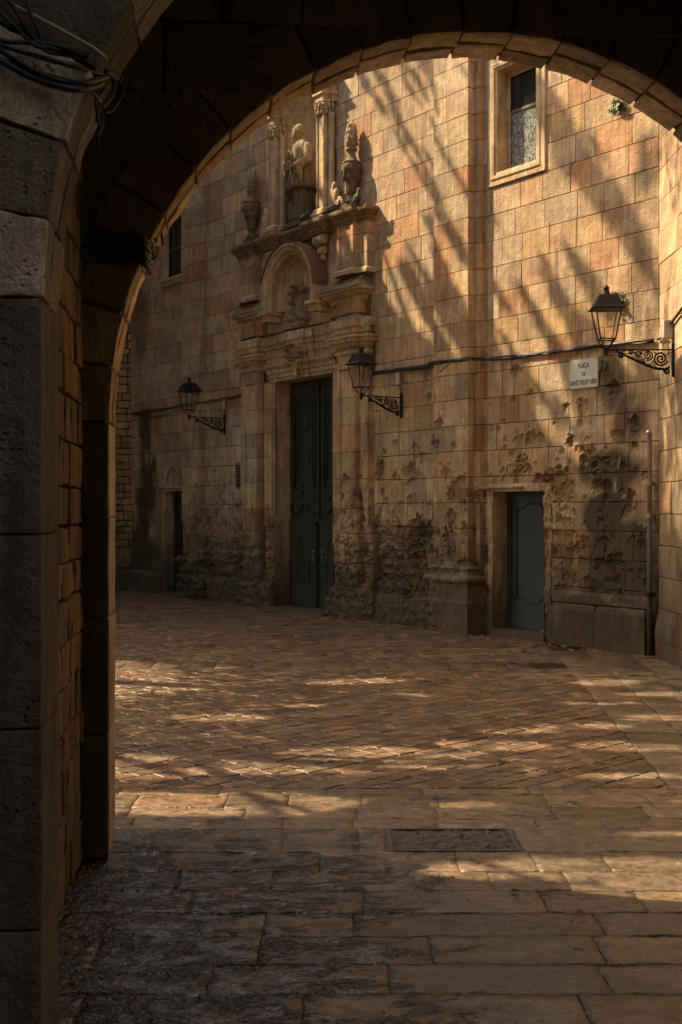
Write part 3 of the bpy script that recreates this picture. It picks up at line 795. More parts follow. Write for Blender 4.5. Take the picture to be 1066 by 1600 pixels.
# ---- far small door
d2 = MB(); d2.box(-12.52, -11.72, .2, .25, .05, 2.05); d2 = d2.build('door', M_door, church); d2['label'] = 'narrow dark green door'
b = MB()
for (a0, a1, c0, c1) in ((-12.5, -12.42, .08, 2.03), (-11.82, -11.74, .08, 2.03), (-12.42, -11.82, 1.95, 2.03), (-12.42, -11.82, 1.0, 1.08), (-12.42, -11.82, .08, .25)): b.box(a0, a1, .182, .20, c0, c1)
b.build('frame', M_door, d2)
frame(-12.52, -11.72, .0, 2.05, [(0, 0), (0, .015), (.09, .015), (.095, -.003)], 'ltr', 'door_surround', church, M_carved)
moulding([(-12.66, 0), (-12.66, .03), (-11.6, .03), (-11.6, 0)], [(0, 2.09), (.03, 2.11), (.03, 2.14), (-.03, 2.14)], 0, 0, 'door_hood', church)
b = MB(); b.tube([(-12.45, -.01, 2.2), (-12.35, -.02, 2.42), (-12.12, -.02, 2.56), (-11.9, -.02, 2.42), (-11.8, -.01, 2.2)], .014, 6); b.build('ogee_moulding', M_carved, church, smooth=True)
b = MB(); b.box(-12.54, -11.70, -.02, .26, -.02, .05); b.build('doorstep', M_wall, church)
# ---- windows
def window(x0, x1, z0, z1, bar, frost, dy=0.):
    w = MB(); 
    for (a0, a1, c0, c1) in ((x0, x0+.045, z0, z1), (x1-.045, x1, z0, z1), (x0+.045, x1-.045, z1-.045, z1), (x0+.045, x1-.045, z0, z0+.045)): w.box(a0, a1, .17+dy, .21+dy, c0, c1)
    W = w.build('window', plainframe, church)
    b = MB(); b.box(x0+.045, x1-.045, .172+dy, .205+dy, bar-.018, bar+.018); b.build('glazing_bar', plainframe, W)
    b = MB(); b.add([(x0+.04, .19+dy, z0+.04), (x1-.04, .19+dy, z0+.04), (x1-.04, .19+dy, bar), (x0+.04, .19+dy, bar)], [(0, 1, 2, 3)]); b.build('pane', M_frost if frost else M_glass, W)
    b = MB(); b.add([(x0+.04, .19+dy, bar), (x1-.04, .19+dy, bar), (x1-.04, .19+dy, z1-.04), (x0+.04, .19+dy, z1-.04)], [(0, 1, 2, 3)]); b.build('pane', M_glass, W)
    b = MB(); b.box(x0, x1, .30, .31, z0, z1); b.build('dark_room', M_ink, W)
    return W
plainframe = plain('weathered_window_frame', (.12, .095, .06), .7)
window(-2.80, -1.94, 6.10, 7.62, 7.02, True)
frame(-2.74, -2.0, 6.20, 7.56, [(-.07, -.17), (-.0, -.17), (-.0, .015), (.03, .02), (.04, .04), (.085, .045), (.11, .03), (.17, .03), (.175, -.003)], 'ltrb', 'window_surround', church, M_carved)
window(-12.56, -11.76, 6.2, 7.45, 6.85, False, -.09)
frame(-12.50, -11.80, 6.26, 7.42, [(-.02, -.07), (0, -.07), (0, .01), (.10, .012), (.105, -.003)], 'ltr', 'window_surround', church, M_carved)
moulding([(-12.62, 0), (-12.62, .04), (-11.7, .04), (-11.7, 0)], [(0, 6.13), (.0, 6.2), (.03, 6.22), (.03, 6.26), (-.05, 6.27)], 0, 0, 'window_sill', church)

# ================================================================== PORTAL
b = MB()
for s in (-1, 1):
    a, c = sorted((PC+s*.9, PC+s*1.84)); b.box(a, c, -.02, .06, 0, 5.3)
b.box(PC-1.2, PC+1.2, -.03, .05, 3.93, 6.1)
portal = b.build('portal', M_mortar, church)
def mir(path, s):      # mirror a path about the portal axis
    return [(PC+x, o) for x, o in path] if s > 0 else [(PC-x, o) for x, o in reversed(path)]
zj = [0, .42, .86, 1.32, 1.70, 2.16, 2.58, 3.0, 3.42, 3.86, 4.08]
for s in (-1, 1):
    for a, c in zip(zj[:-1], zj[1:]):
        sg = SEG if c < 2.8 else 0
        if s < 0 and sg: sg = .03
        pan = .03 if a > 1.2 and c < 4 else 0
        f = [(1.21, .05), (1.21, .20), (1.28, .20), (1.28, .20-pan), (1.61, .20-pan), (1.61, .20), (1.68, .20), (1.68, .10)] if pan else [(1.21, .05), (1.21, .20), (1.68, .20), (1.68, .10)]
        if a < 1.0: f = [(1.16, .05), (1.16, .26), (1.74, .26), (1.74, .12)]
        if s < 0 and a < 1.0: f = [(1.19, .05), (1.19, .22), (1.71, .22), (1.71, .12)]
        am = .95 if c < 2.8 else 0
        stone_strip('pilaster_block', mir(f, s), a, c, portal, M_carved, seg=sg, amt=am)
        g_ = [(1.68, .10), (1.88, .10), (1.88, -.01)] if a > 1.0 else [(1.74, .12), (1.95, .12), (1.95, -.01)]
        stone_strip('pilaster_block', mir(g_, s), a, c, portal, M_carved, seg=sg, amt=am*.8)
        # door architrave jamb, stepped
        h_ = [(.875, -.02), (.875, .05), (.93, .05), (.93, .075), (1.02, .085), (1.04, .11), (1.12, .11), (1.12, .05), (1.21, .05)]
        stone_strip('jamb_stone', mir(h_, s), a, min(c, 3.87), portal, M_carved, seg=sg*.8 if sg else 0, amt=am*.7)
    # ruined foot of the jambs
    pth = mir([(.90, .0), (.90, .20), (1.20, .27), (1.80, .27), (1.99, .15), (1.99, -.02)], s)
    moulding(pth, [(0.04, 0), (.03, .26), (0, .40), (-.06, .52), (-.12, .56)], .03, .9 if s > 0 else 1.1, 'broken_foot', portal)
# lintel of the door, stepping up in the middle
lp = [(PC-1.04, .11), (PC-.30, .11), (PC-.30, .14), (PC-.16, .14), (PC-.16, .17), (PC+.16, .17), (PC+.16, .14), (PC+.30, .14), (PC+.30, .11), (PC+1.04, .11)]
moulding(lp, [(-.16, 3.865), (-.065, 3.87), (-.06, 3.92), (-.035, 3.93), (-.03, 3.99), (-.0, 4.0), (0, 4.06), (.03, 4.08), (.06, 4.11), (.065, 4.15), (-.10, 4.16)], 0, 0, 'lintel', portal)
# capitals of the pilasters + entablature that breaks forward over them
for s in (-1, 1):
    moulding(mir([(1.16, .03), (1.19, .20), (1.70, .20), (1.70, .10), (1.90, .10), (1.90, -.02)], s),
             [(0, 4.06), (0, 4.08), (.03, 4.09), (.03, 4.12), (0, 4.13), (0, 4.18), (.03, 4.20), (.06, 4.24), (.10, 4.26), (.11, 4.31), (.13, 4.32), (.13, 4.35), (-.05, 4.36)], 0, 0, 'capital', portal)
ent = [(PC-1.90, -.02), (PC-1.90, .10), (PC-1.70, .10), (PC-1.70, .20), (PC-1.16, .20), (PC-1.16, .08), (PC-.42, .08), (PC-.42, .12), (PC-.22, .12), (PC-.22, .16), (PC+.22, .16), (PC+.22, .12), (PC+.42, .12), (PC+.42, .08),
       (PC+1.16, .08), (PC+1.16, .20), (PC+1.70, .20), (PC+1.70, .10), (PC+1.90, .10), (PC+1.90, -.02)]
moulding(ent, [(-.08, 4.15), (0, 4.15), (0, 4.28), (.02, 4.285), (.02, 4.40), (.045, 4.41), (.045, 4.47), (.06, 4.48), (.075, 4.50), (.075, 4.60), (.06, 4.63), (-.09, 4.64)], 0, 0, 'entablature', portal)
# zone of the pedestals carrying the sloping hoods
for s in (-1, 1):
    stone_strip('frieze_block', mir([(1.12, 0), (1.12, .14), (1.74, .14), (1.74, .0)], s), 4.62, 4.98, portal, M_carved, seg=0, amt=0)
b = MB(); b.box(PC-1.12, PC+1.12, -.05, .04, 4.6, 5.5); b.build('tympanum', M_carved, portal)
for s in (-1, 1):
    moulding(mir([(.96, .02), (.96, .14), (1.78, .14), (1.78, -.02)], s),
             [(-.02, 4.90), (.01, 4.93), (.02, 4.96), (.05, 4.975), (.10, 5.0), (.12, 5.04), (.16, 5.05), (.16, 5.09)], 0, 0, 'hood_cornice', portal)
    # sloping weathered cap
    x0_, x1_ = PC+s*.80, PC+s*1.94
    xa, xb = sorted((x0_, x1_)); nx_, nz_ = 26, 12; V = []
    for i in range(nz_+1):
        f = i/nz_
        for j in range(nx_+1):
            g_ = j/nx_; ins = .16*f
            x = xa+ins+(xb-xa-2*ins)*g_; o_ = .30*(1-f)+.02; z = 5.09+.30*f**.8
            V.append((x, -o_, z))
    V = np.array(V); V += np.stack((.012*fbm(V[:, 0]*9, V[:, 1]*9, V[:, 2]*9, 3), -.010*fbm(V[:, 0]*9, V[:, 1]*9, V[:, 2]*9, 4), .012*fbm(V[:, 0]*7, V[:, 1]*9, V[:, 2]*9, 5)), -1)
    Fq = grid_faces(nz_+1, nx_+1).tolist()
    cl = len(V); V = np.concatenate((V, [(xa, .02, 5.09), (xb, .02, 5.09)]))
    Fq.append(tuple([cl]+[i*(nx_+1) for i in range(nz_+1)])); Fq.append(tuple([cl+1]+[i*(nx_+1)+nx_ for i in range(nz_, -1, -1)]))
    mk('hood', V, Fq, M_top, portal, tint=(1, 1, 1))
# barrel hood (segmental pediment)
sz = 5.27; ro = .79; outp = .37
b = MB(); nA = 28
prof = [(.79, .02), (.79, .37), (.775, .385), (.74, .385), (.73, .36), (.70, .345), (.66, .34), (.65, .31), (.62, .30), (.59, .28), (.58, .16), (.55, .15), (.53, .10), (.50, .06)]
V = []
for (r, o_) in prof:
    for i in range(nA+1):
        a = math.pi*i/nA; V.append((PC+r*math.cos(a), -o_, sz+r*math.sin(a)))
b.add(V, grid_faces(len(prof), nA+1).tolist()); 
for s in (-1, 1):                                    # straight legs
    V = []
    for (r, o_) in prof:
        for z in (sz-.25, sz): V.append((PC+s*r, -o_, z))
    b.add(V, grid_faces(len(prof), 2).tolist())
b.build('arched_pediment', M_carved, portal)
b = MB(); V = []
for (r, o_) in ((.793, .0), (.805, .0), (.805, .40), (.793, .40)):
    for i in range(nA+1):
        a = math.pi*(i/nA*.90+.0)+.0; rr = r+.004*math.sin(i*3.1); V.append((PC+rr*math.cos(a), -o_, sz+rr*math.sin(a)))
b.add(V, grid_faces(4, nA+1).tolist()); b.build('rusty_cover', M_rust, portal)
b = MB()
for s in (-1, 1):
    b = MB(); b.box(*sorted((PC+s*.58, PC+s*.86)), -.40, 0, sz-.31, sz-.25); b.box(*sorted((PC+s*.62, PC+s*.82)), -.34, 0, sz-.42, sz-.31)
    b.build('pediment_corbel', M_carved, portal)
# attic: pedestals, frieze, cornice
b = MB(); b.box(PC-1.86, PC+1.86, -.08, .03, 5.30, 6.12); b.build('attic_wall', M_carved, portal)
for s in (-1, 1):
    f = [(1.26, .07), (1.26, .24), (1.33, .24), (1.33, .215), (1.62, .215), (1.62, .24), (1.69, .24), (1.69, .14), (1.92, .14), (1.92, -.01)]
    for a, c in ((5.34, 5.62), (5.62, 5.90), (5.90, 6.10)):
        stone_strip('attic_block', mir(f, s), a, c, portal, M_carved, seg=0, amt=0)
    moulding(mir([(1.24, .07), (1.24, .25), (1.71, .25), (1.71, .15), (1.93, .15), (1.93, -.02)], s), [(.04, 5.30), (.04, 5.36), (.0, 5.40)], 0, 0, 'attic_base', portal)
ac = [(PC-1.92, -.02), (PC-1.92, .14), (PC-1.69, .14), (PC-1.69, .24), (PC-1.26, .24), (PC-1.26, .12), (PC-.95, .12), (PC-.95, .26), (PC-.50, .26), (PC-.50, .16), (PC+.50, .16), (PC+.50, .26), (PC+.95, .26), (PC+.95, .12), (PC+1.26, .12),
      (PC+1.26, .24), (PC+1.69, .24), (PC+1.69, .14), (PC+1.92, .14), (PC+1.92, -.02)]
moulding(ac, [(0, 6.08), (0, 6.12), (.02, 6.13), (.03, 6.17), (.06, 6.19), (.07, 6.22), (.10, 6.235), (.11, 6.26), (.11, 6.30), (-.30, 6.33)], 0, 0, 'attic_cornice', portal, M_top)
b = MB(); b.box(PC-1.9, PC+1.9, -.10, .03, 6.28, 6.325); b.build('ledge', M_top, portal)
# volute brackets
def spiral(c, r0, turns, plane='xz', n=34, sgn=1, d=0.):
    P = []
    for i in range(n+1):
        t = i/n; a = sgn*t*turns*2*math.pi; r = r0*(1-t)**.8+.004
        P.append((c[0]+r*math.cos(a), c[1], c[2]+r*math.sin(a)) if plane == 'xz' else (c[0], c[1]+r*math.cos(a), c[2]+r*math.sin(a)))
    return P
for s in (-1, 1):
    b = MB(); cx = PC+s*.73
    for q in range(5):
        V, F = ball((cx-.12+.06*q, -.19, 6.0), (.036, .075, .085), 10, 7); b.add(V, F)
    for q in range(3):
        V, F = ball((cx-.06+.06*q, -.15, 5.83), (.035, .06, .07), 10, 7); b.add(V, F)
    b.box(cx-.15, cx+.15, -.22, -.05, 6.03, 6.09)
    V, F = ball((cx, -.13, 5.72), (.06, .05, .06), 10, 7); b.add(V, F)
    b.build('volute_bracket', M_carved, portal, smooth=True)
# ---- niche
b = MB(); nn_ = 16; V = []; zs_ = [6.32, 6.8, 7.4, 8.0, 8.43]
for z in zs_:
    for i in range(nn_+1):
        a = math.pi*i/nn_; V.append((PC-.57*math.cos(a), .02+.48*math.sin(a), z))
for q in range(1, 9):
    e = math.pi/2*q/8
    for i in range(nn_+1):
        a = math.pi*i/nn_; V.append((PC-.57*math.cos(a)*math.cos(e), .02+.48*math.sin(a)*math.cos(e), 8.43+.57*math.sin(e)))
b.add(V, grid_faces(len(zs_)+8, nn_+1).tolist())
b.add([(PC-.6, .0, 6.34), (PC+.6, .0, 6.34), (PC+.6, .5, 6.34), (PC-.6, .5, 6.34)], [(0, 1, 2, 3)])
b.build('niche', M_carved, portal, smooth=True)
# flat arch face round the niche
b = MB(); 
for (r0_, r1_, o_) in ((.57, .66, .05), (.66, .70, .075)):
    V = []
    for i in range(21):
        a = math.pi*i/20
        V += [(PC+r0_*math.cos(a), -o_, 8.43+r0_*math.sin(a)), (PC+r1_*math.cos(a), -o_, 8.43+r1_*math.sin(a))]
    b.add(V, [(2*i, 2*i+1, 2*i+3, 2*i+2) for i in range(20)])
    V = []
    for i in range(21):
        a = math.pi*i/20
        V += [(PC+r1_*math.cos(a), -o_, 8.43+r1_*math.sin(a)), (PC+r1_*math.cos(a), 0, 8.43+r1_*math.sin(a))]
    b.add(V, [(2*i, 2*i+1, 2*i+3, 2*i+2) for i in range(20)])
for s in (-1, 1):
    b.box(*sorted((PC+s*.57, PC+s*.66)), -.05, .02, 6.34, 8.43)
b.build('niche_arch', M_carved, portal)
# spandrel fill beside the niche head
for s in (-1, 1):
    V = [(PC+s*.57, .003, 9.0), (PC+s*.57, .003, 8.43)]
    V = [(PC+s*.575, .003, 9.06)]+[(PC+s*.575*math.cos(a), .003, 8.43+.575*math.sin(a)) for a in np.linspace(0, math.pi/2, 9)]+[(PC, .003, 9.06)]
    mk('spandrel', V, [tuple(range(len(V)))], M_carved, portal)
# columns beside the niche
for s in (-1, 1):
    cx = PC+s*.73
    c = empty('tmp'); bpy.data.objects.remove(c)
    # panelled pier with a half column standing behind it
    stone_strip('column_pier', [(cx-.10, 0), (cx-.10, .20), (cx-.075, .20), (cx-.075, .18), (cx+.075, .18), (cx+.075, .20), (cx+.10, .20), (cx+.10, .0)], 6.50, 8.02, portal, M_carved, seg=0, amt=0)
    b = MB(); b.lathe([(.055, 6.5), (.06, 6.53), (.052, 6.56), (.052, 7.97), (.06, 8.0)], 14, (cx+.155, -.08, 0)); b.lathe([(.055, 6.5), (.06, 6.53), (.052, 6.56), (.052, 7.97), (.06, 8.0)], 14, (cx-.155, -.08, 0))
    b.build('colonnette', M_carved, portal, smooth=True)
    moulding([(cx-.21, -.01), (cx-.21, .12), (cx-.12, .12), (cx-.12, .21), (cx+.12, .21), (cx+.12, .12), (cx+.21, .12), (cx+.21, -.01)],
             [(.04, 6.31), (.04, 6.37), (.055, 6.39), (.055, 6.42), (.03, 6.43), (.03, 6.46), (.0, 6.50)], 0, 0, 'column_base', portal)
    b = MB()                                          # leafy capital
    for lv, (zz, rr, k) in enumerate(((8.03, .115, 7), (8.13, .135, 7))):
        for q in range(k):
            a = math.pi*(q+.5*lv)/(k-1)
            px_, py_ = cx-rr*1.25*math.cos(a), -.10-rr*math.sin(a)
            V, F = ball((px_, py_, zz), (.032, .028, .055), 8, 6); b.add(V, F)
            V, F = ball((px_*1.0+(px_-cx)*.14, py_-.015, zz+.045), (.024, .024, .020), 8, 5); b.add(V, F)
    b.box(cx-.13, cx+.13, -.21, 0, 8.0, 8.20)
    b.build('capital', M_carved, portal, smooth=True)
    moulding([(cx-.20, -.01), (cx-.20, .10), (cx-.11, .10), (cx-.11, .22), (cx+.11, .22), (cx+.11, .10), (cx+.20, .10), (cx+.20, -.01)],
             [(0, 8.19), (0, 8.28), (.03, 8.30), (.03, 8.34), (.0, 8.35), (0, 8.44), (.04, 8.47), (.07, 8.52), (.10, 8.54), (.10, 8.58), (-.1, 8.60)], 0, 0, 'impost', portal)
    b = MB()
    for q in range(9):
        V, F = ball((cx+random.uniform(-.10, .10), -.10-random.uniform(0, .10), 8.64+random.uniform(0, .16)), (.06, .05, .06), 10, 7); b.add(V, F)
    V, F = remeshed(b, .018, 2); mk('scrollwork', V, F, M_carved, portal, smooth=True)
    # foot volute leaning on the pier
    b = MB(); vx = cx+s*.40
    b.tube(spiral((vx, -.12, 6.48), .12, 2.2, sgn=s), .024, 8); b.tube([(vx+s*-.10, -.12, 6.52), (vx-s*.14, -.12, 6.72), (vx-s*.17, -.10, 6.86)], [.03, .045, .02], 8)
    b.add(*ball((vx-s*.05, -.12, 6.66), (.06, .05, .10), 10, 7)); b.add(*ball((vx-s*.10, -.12, 6.80), (.05, .045, .07), 10, 7)); b.add(*ball((vx, -.10, 6.42), (.10, .05, .09), 12, 7))
    V, F = remeshed(b, .014, 1); mk('foot_volute', V, F, M_carved, portal, smooth=True)
# ---- cartouche in the tympanum
def cartouche(cx, cz, w, h, y, seed, name, petals=13):
    n_, m_ = 64, 46
    U, Vv = np.meshgrid(np.linspace(-1.15, 1.15, m_), np.linspace(-1.12, 1.12, n_))
    r = np.hypot(U, Vv*(1-.12*(Vv < 0)*Vv)); a = np.arctan2(Vv, U)
    rim = 1+.10*np.sin(a*petals+seed)+.05*np.sin(a*5+1)
    hgt = .40*np.exp(-((r-.82)/.14)**2)*(1+.35*np.sin(a*petals*1.0+seed)+.25*vn(U*7, Vv*7, 0, seed)) + .30*np.sqrt(np.clip(1-(r/.60)**2, 0, 1))
    hgt += .14*np.clip(vn(U*5, Vv*6, 1, seed+5), 0, 1)*(r < .62) + .35*np.exp(-((U)**2+(Vv-.95)**2)/.05) + .25*np.exp(-((U)**2+(Vv+.95)**2)/.03)
    hgt += .2*np.exp(-((np.abs(U)-.8)**2+(Vv+.45)**2)/.02)
    msk = 1-sst(.92, 1.06, r/rim); hgt = hgt*msk-.08*(1-msk)
    X = cx+U*w; Z = cz+Vv*h; Y = y-hgt*w*1.15
    Y = np.where(msk < .02, y+.04, Y)
    mk(name, np.stack((X, Y, Z), -1).reshape(-1, 3), grid_faces(n_, m_), M_carved, portal, smooth=True, tint=(.66, .64, .60))
cartouche(PC, 5.02, .29, .42, -.045, 3, 'cartouche')
cartouche(PC, 4.27, .24, .17, -.17, 8, 'keystone_carving', 9)
b = MB()
for q, (dx, dz) in enumerate(((0, -.02), (-.05, -.08), (.05, -.08), (0, -.15), (0, -.22))): b.add(*ball((PC+dx, -.19, 4.12+dz), (.05, .04, .05), 10, 7))
V, F = remeshed(b, .012, 1); mk('lintel_drop', V, F, M_carved, portal, smooth=True)
# ---- great door
D = MB(); D.box(PC-.875, PC-.03, .30, .36, .04, 3.87); D.box(PC+.03, PC+.875, .30, .36, .04, 3.87); D.box(PC-.03, PC+.03, .33, .37, .04, 3.87)
door = D.build('door', M_door, church); door['label'] = 'tall dark green double church door'
for s in (-1, 1):
    x0_, x1_ = sorted((PC+s*.06, PC+s*.84)); xm = (x0_+x1_)/2
    b = MB()                                           # lower leaf stands proud
    b.box(x0_, x1_, .262, .30, .06, 1.48); b.box(x0_-.01, x1_+.01, .240, .262, 1.44, 1.48); 
    b.build('lower_leaf', M_door, door)
    def ogee(x0q, x1q, z, h, wid=.5):
        return [(x0q+(x1q-x0q)*t, z+h*(math.cos(min(1, abs(t-.5)/(.5*wid))*math.pi)*.5+.5)) for t in np.linspace(0, 1, 25)]
    b = MB(); b.tube([(x, .268, z) for x, z in ogee(x0_+.02, x1_-.02, 1.64, .16)], .016, 6); b.tube([(x, .282, z) for x, z in ogee(x0_+.06, x1_-.06, 1.86, .17)], .013, 6)
    b.tube([(x, .29, z) for x, z in ogee(x0_+.12, x1_-.12, 2.06, .12)], .011, 6)
    b.tube([(x0_+.09, .29, 2.02), (x0_+.09, .29, 3.6), (x1_-.09, .29, 3.6), (x1_-.09, .29, 2.02)], .013, 6)
    b.tube([(x0_+.17, .29, 2.16), (x0_+.17, .29, 3.5), (x1_-.17, .29, 3.5), (x1_-.17, .29, 2.16)], .009, 6)
    b.tube([(x, .256, z) for x, z in ogee(xm-.19, xm+.19, 1.14, .10, .8)], .012, 6)
    b.tube([(xm-.19, .256, 1.14), (xm-.19, .256, .52)], .011, 6); b.tube([(xm+.19, .256, 1.14), (xm+.19, .256, .52)], .011, 6)
    b.build('raised_moulding', M_door, door, smooth=True)
    b = MB(); b.box(xm-.21, xm+.21, .235, .262, .48, .51); b.build('louvre_sill', M_door, door)
    for q in range(15):
        V = [(xm-.175, .262, .55+.038*q), (xm+.175, .262, .55+.038*q), (xm+.175, .250, .532+.038*q), (xm-.175, .250, .532+.038*q)]
        V += [(a, y_+.004, z_-.004) for a, y_, z_ in V]
        mk('louvre', V, [(0, 1, 2, 3), (7, 6, 5, 4), (0, 4, 5, 1), (2, 6, 7, 3), (0, 3, 7, 4), (1, 5, 6, 2)], M_door, door)
    b = MB()
    for q in range(6): b.add(*ball((xm+.22*math.cos(q*math.pi/3), .295, 3.15+.33*math.sin(q*math.pi/3)), (.05, .018, .05), 8, 5))
    b.add(*ball((xm, .295, 3.15), (.09, .025, .15), 12, 7)); b.add(*ball((xm, .295, 2.55), (.11, .02, .22), 12, 7))
    b.build('carved_relief', M_door, door, smooth=True)
    b = MB(); b.add(*ball((PC+s*.13, .25, .98), (.022, .022, .022), 10, 6)); b.tube([(PC+s*.13, .265, .92), (PC+s*.13, .245, .90), (PC+s*.13, .245, .82), (PC+s*.13, .265, .80)], .008, 6)
    b.build('handle', M_metal, door, smooth=True)
b = MB(); b.box(PC-.95, PC+.95, -.32, .36, -.02, .04); b.build('doorstep', M_wall, church)
# upper plain wall top
mk('parapet', [(x, y, z) for x in (-14.08, 0) for y in (-.1, .9) for z in (11.6, 11.9)], [(0,1,3,2),(4,6,7,5),(0,4,5,1),(2,3,7,6),(0,2,6,4),(1,5,7,3)], M_wall, church)

# ================================================================== SIDE BUILDING (wall running toward the camera)
SM = Matrix(((-.014, 1, 0, 3.673), (-1, -.014, 0, 14.04), (0, 0, 1, 0), (0, 0, 0, 1)))
side = empty('side_building', SM)
tag(side, 'tall sandstone building side wall meeting the church front at a corner', 'building')
b = MB(); b.box(.0, 7.45, .03, 1.2, -.02, 11); b.build('wall_core', M_mortar, side)
sr2 = random.Random(17); rest = MB()
zz = [-.02]+[.20+.36*i for i in range(0, 30)]
for z0, z1 in zip(zz[:-1], zz[1:]):
    x = .0
    while x < 7.4:
        w = min(sr2.uniform(.4, .85), 7.42-x)
        if w > .08:
            fine = x < 1.6 and z0 < 4
            sg = .03
            xs = np.concatenate(([x+.004, x+.0045], lin(x+.012, x+w-.012, sg if fine else w), [x+w-.0045, x+w-.004]))
            zs = np.concatenate(([z0+.004, z0+.0045], lin(z0+.012, z1-.012, sg if fine else .4), [z1-.0045, z1-.004]))
            X, Z = np.meshgrid(xs, zs); Y = .004*fbm(X*7, 8, Z*7, 90, 3)+sr2.uniform(-.004, .004)
            if z0 < .6: Y = Y-.05*(1-sst(.3, .6, Z))
            eb = 0*X; eb[0] = eb[-1] = 1; eb[:, 0] = eb[:, -1] = 1; Y = np.where(eb > 0, .035, Y)
            V = np.stack((X, Y, Z), -1).reshape(-1, 3)
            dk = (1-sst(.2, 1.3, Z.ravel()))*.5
            if x < 2.0: 
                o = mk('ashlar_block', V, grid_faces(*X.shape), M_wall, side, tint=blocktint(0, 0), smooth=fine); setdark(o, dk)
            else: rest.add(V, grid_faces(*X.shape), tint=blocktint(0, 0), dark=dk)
        x += w
o = rest.build('ashlar_courses', M_wall, side); o['kind'] = 'stuff'

# ================================================================== rounded, uneven stones
def rbox(hx, hy, hz, r=.012, n=(2, 2, 2), amp=.006, fr=9., off=(0, 0, 0), faces='all'):
    """rounded box with a rough skin; n = cells between the rounded edges"""
    V = []; F = []; base = 0
    def ax(h, k): return np.concatenate(([-h, -h+r*.5], np.linspace(-h+r, h-r, k+1), [h-r*.5, h]))
    A = [ax(hx, n[0]), ax(hy, n[1]), ax(hz, n[2])]; H = (hx, hy, hz)
    for a in range(3):
        u, v = [(1, 2), (2, 0), (0, 1)][a]
        for s in (-1, 1):
            nm = '-x+x-y+y-z+z'[(a*4+(0 if s < 0 else 2)):][:2]
            if faces != 'all' and nm not in faces: continue
            U, W = np.meshgrid(A[u], A[v])
            P = np.zeros(U.shape+(3,)); P[..., u] = U; P[..., v] = W; P[..., a] = s*H[a]
            m, k = U.shape; V.append(P.reshape(-1, 3)); f = grid_faces(m, k)
            if s < 0: f = f[:, ::-1]
            F.append(f+base); base += m*k
    V = np.concatenate(V); F = np.concatenate(F)
    h = np.array(H); inn = np.clip(V, -(h-r), h-r); d = V-inn; L = np.linalg.norm(d, axis=1, keepdims=True)
    V = inn+d/np.maximum(L, 1e-9)*np.minimum(L, r)
    o = np.array(off); q = (V+o)*fr
    D = np.stack([fbm(q[:, 0], q[:, 1], q[:, 2], 100+i, 3) for i in range(3)], -1)
    D2 = np.stack([vn(q[:, 0]*.3, q[:, 1]*.3, q[:, 2]*.3, 120+i) for i in range(3)], -1)
    return V+amp*(D*1.6+D2*.7), F
# ================================================================== ARCHWAY PASSAGE
arch = empty('archway', AM)
tag(arch, 'shaded round arched stone passage framing the square', 'archway')
RO, W2, SZ = 1.72, 1.72, 2.30
def arch_core(y0, y1, xl, xr, top, e=.02, W2=1.72, SZ=2.3, R=1.72, kx=1.):
    b = MB(); y0 += e; y1 -= e; R = R+e
    b.box(xl, -e, y0, y1, -.02, SZ); b.box(2*W2+e, xr, y0, y1, -.02, SZ)
    n = 40; V = []
    for i in range(n+1):
        a = math.pi*i/n; cx, cz = W2-kx*R*math.cos(a), SZ+R*math.sin(a)
        tx = xl+(xr-xl)*i/n if 0 < i < n else (xl if i == 0 else xr)
        tz = top if 0 < i < n else SZ
        V += [(cx, y0, cz), (tx, y0, tz), (cx, y1, cz), (tx, y1, tz)]
    V += [(xl, y0, top), (xl, y1, top), (xr, y0, top), (xr, y1, top)]
    F = []
    for i in range(n):
        a, c = 4*i, 4*i+4; F += [(a, c, c+1, a+1), (a+2, a+3, c+3, c+2), (a, a+2, c+2, c)]
    k = 4*(n+1); F += [(1, k, 5), (3, 7, k+1), (4*n+1, 4*(n-1)+1, k+2), (4*n+3, k+3, 4*(n-1)+3)]
    b.add(V, F); return b
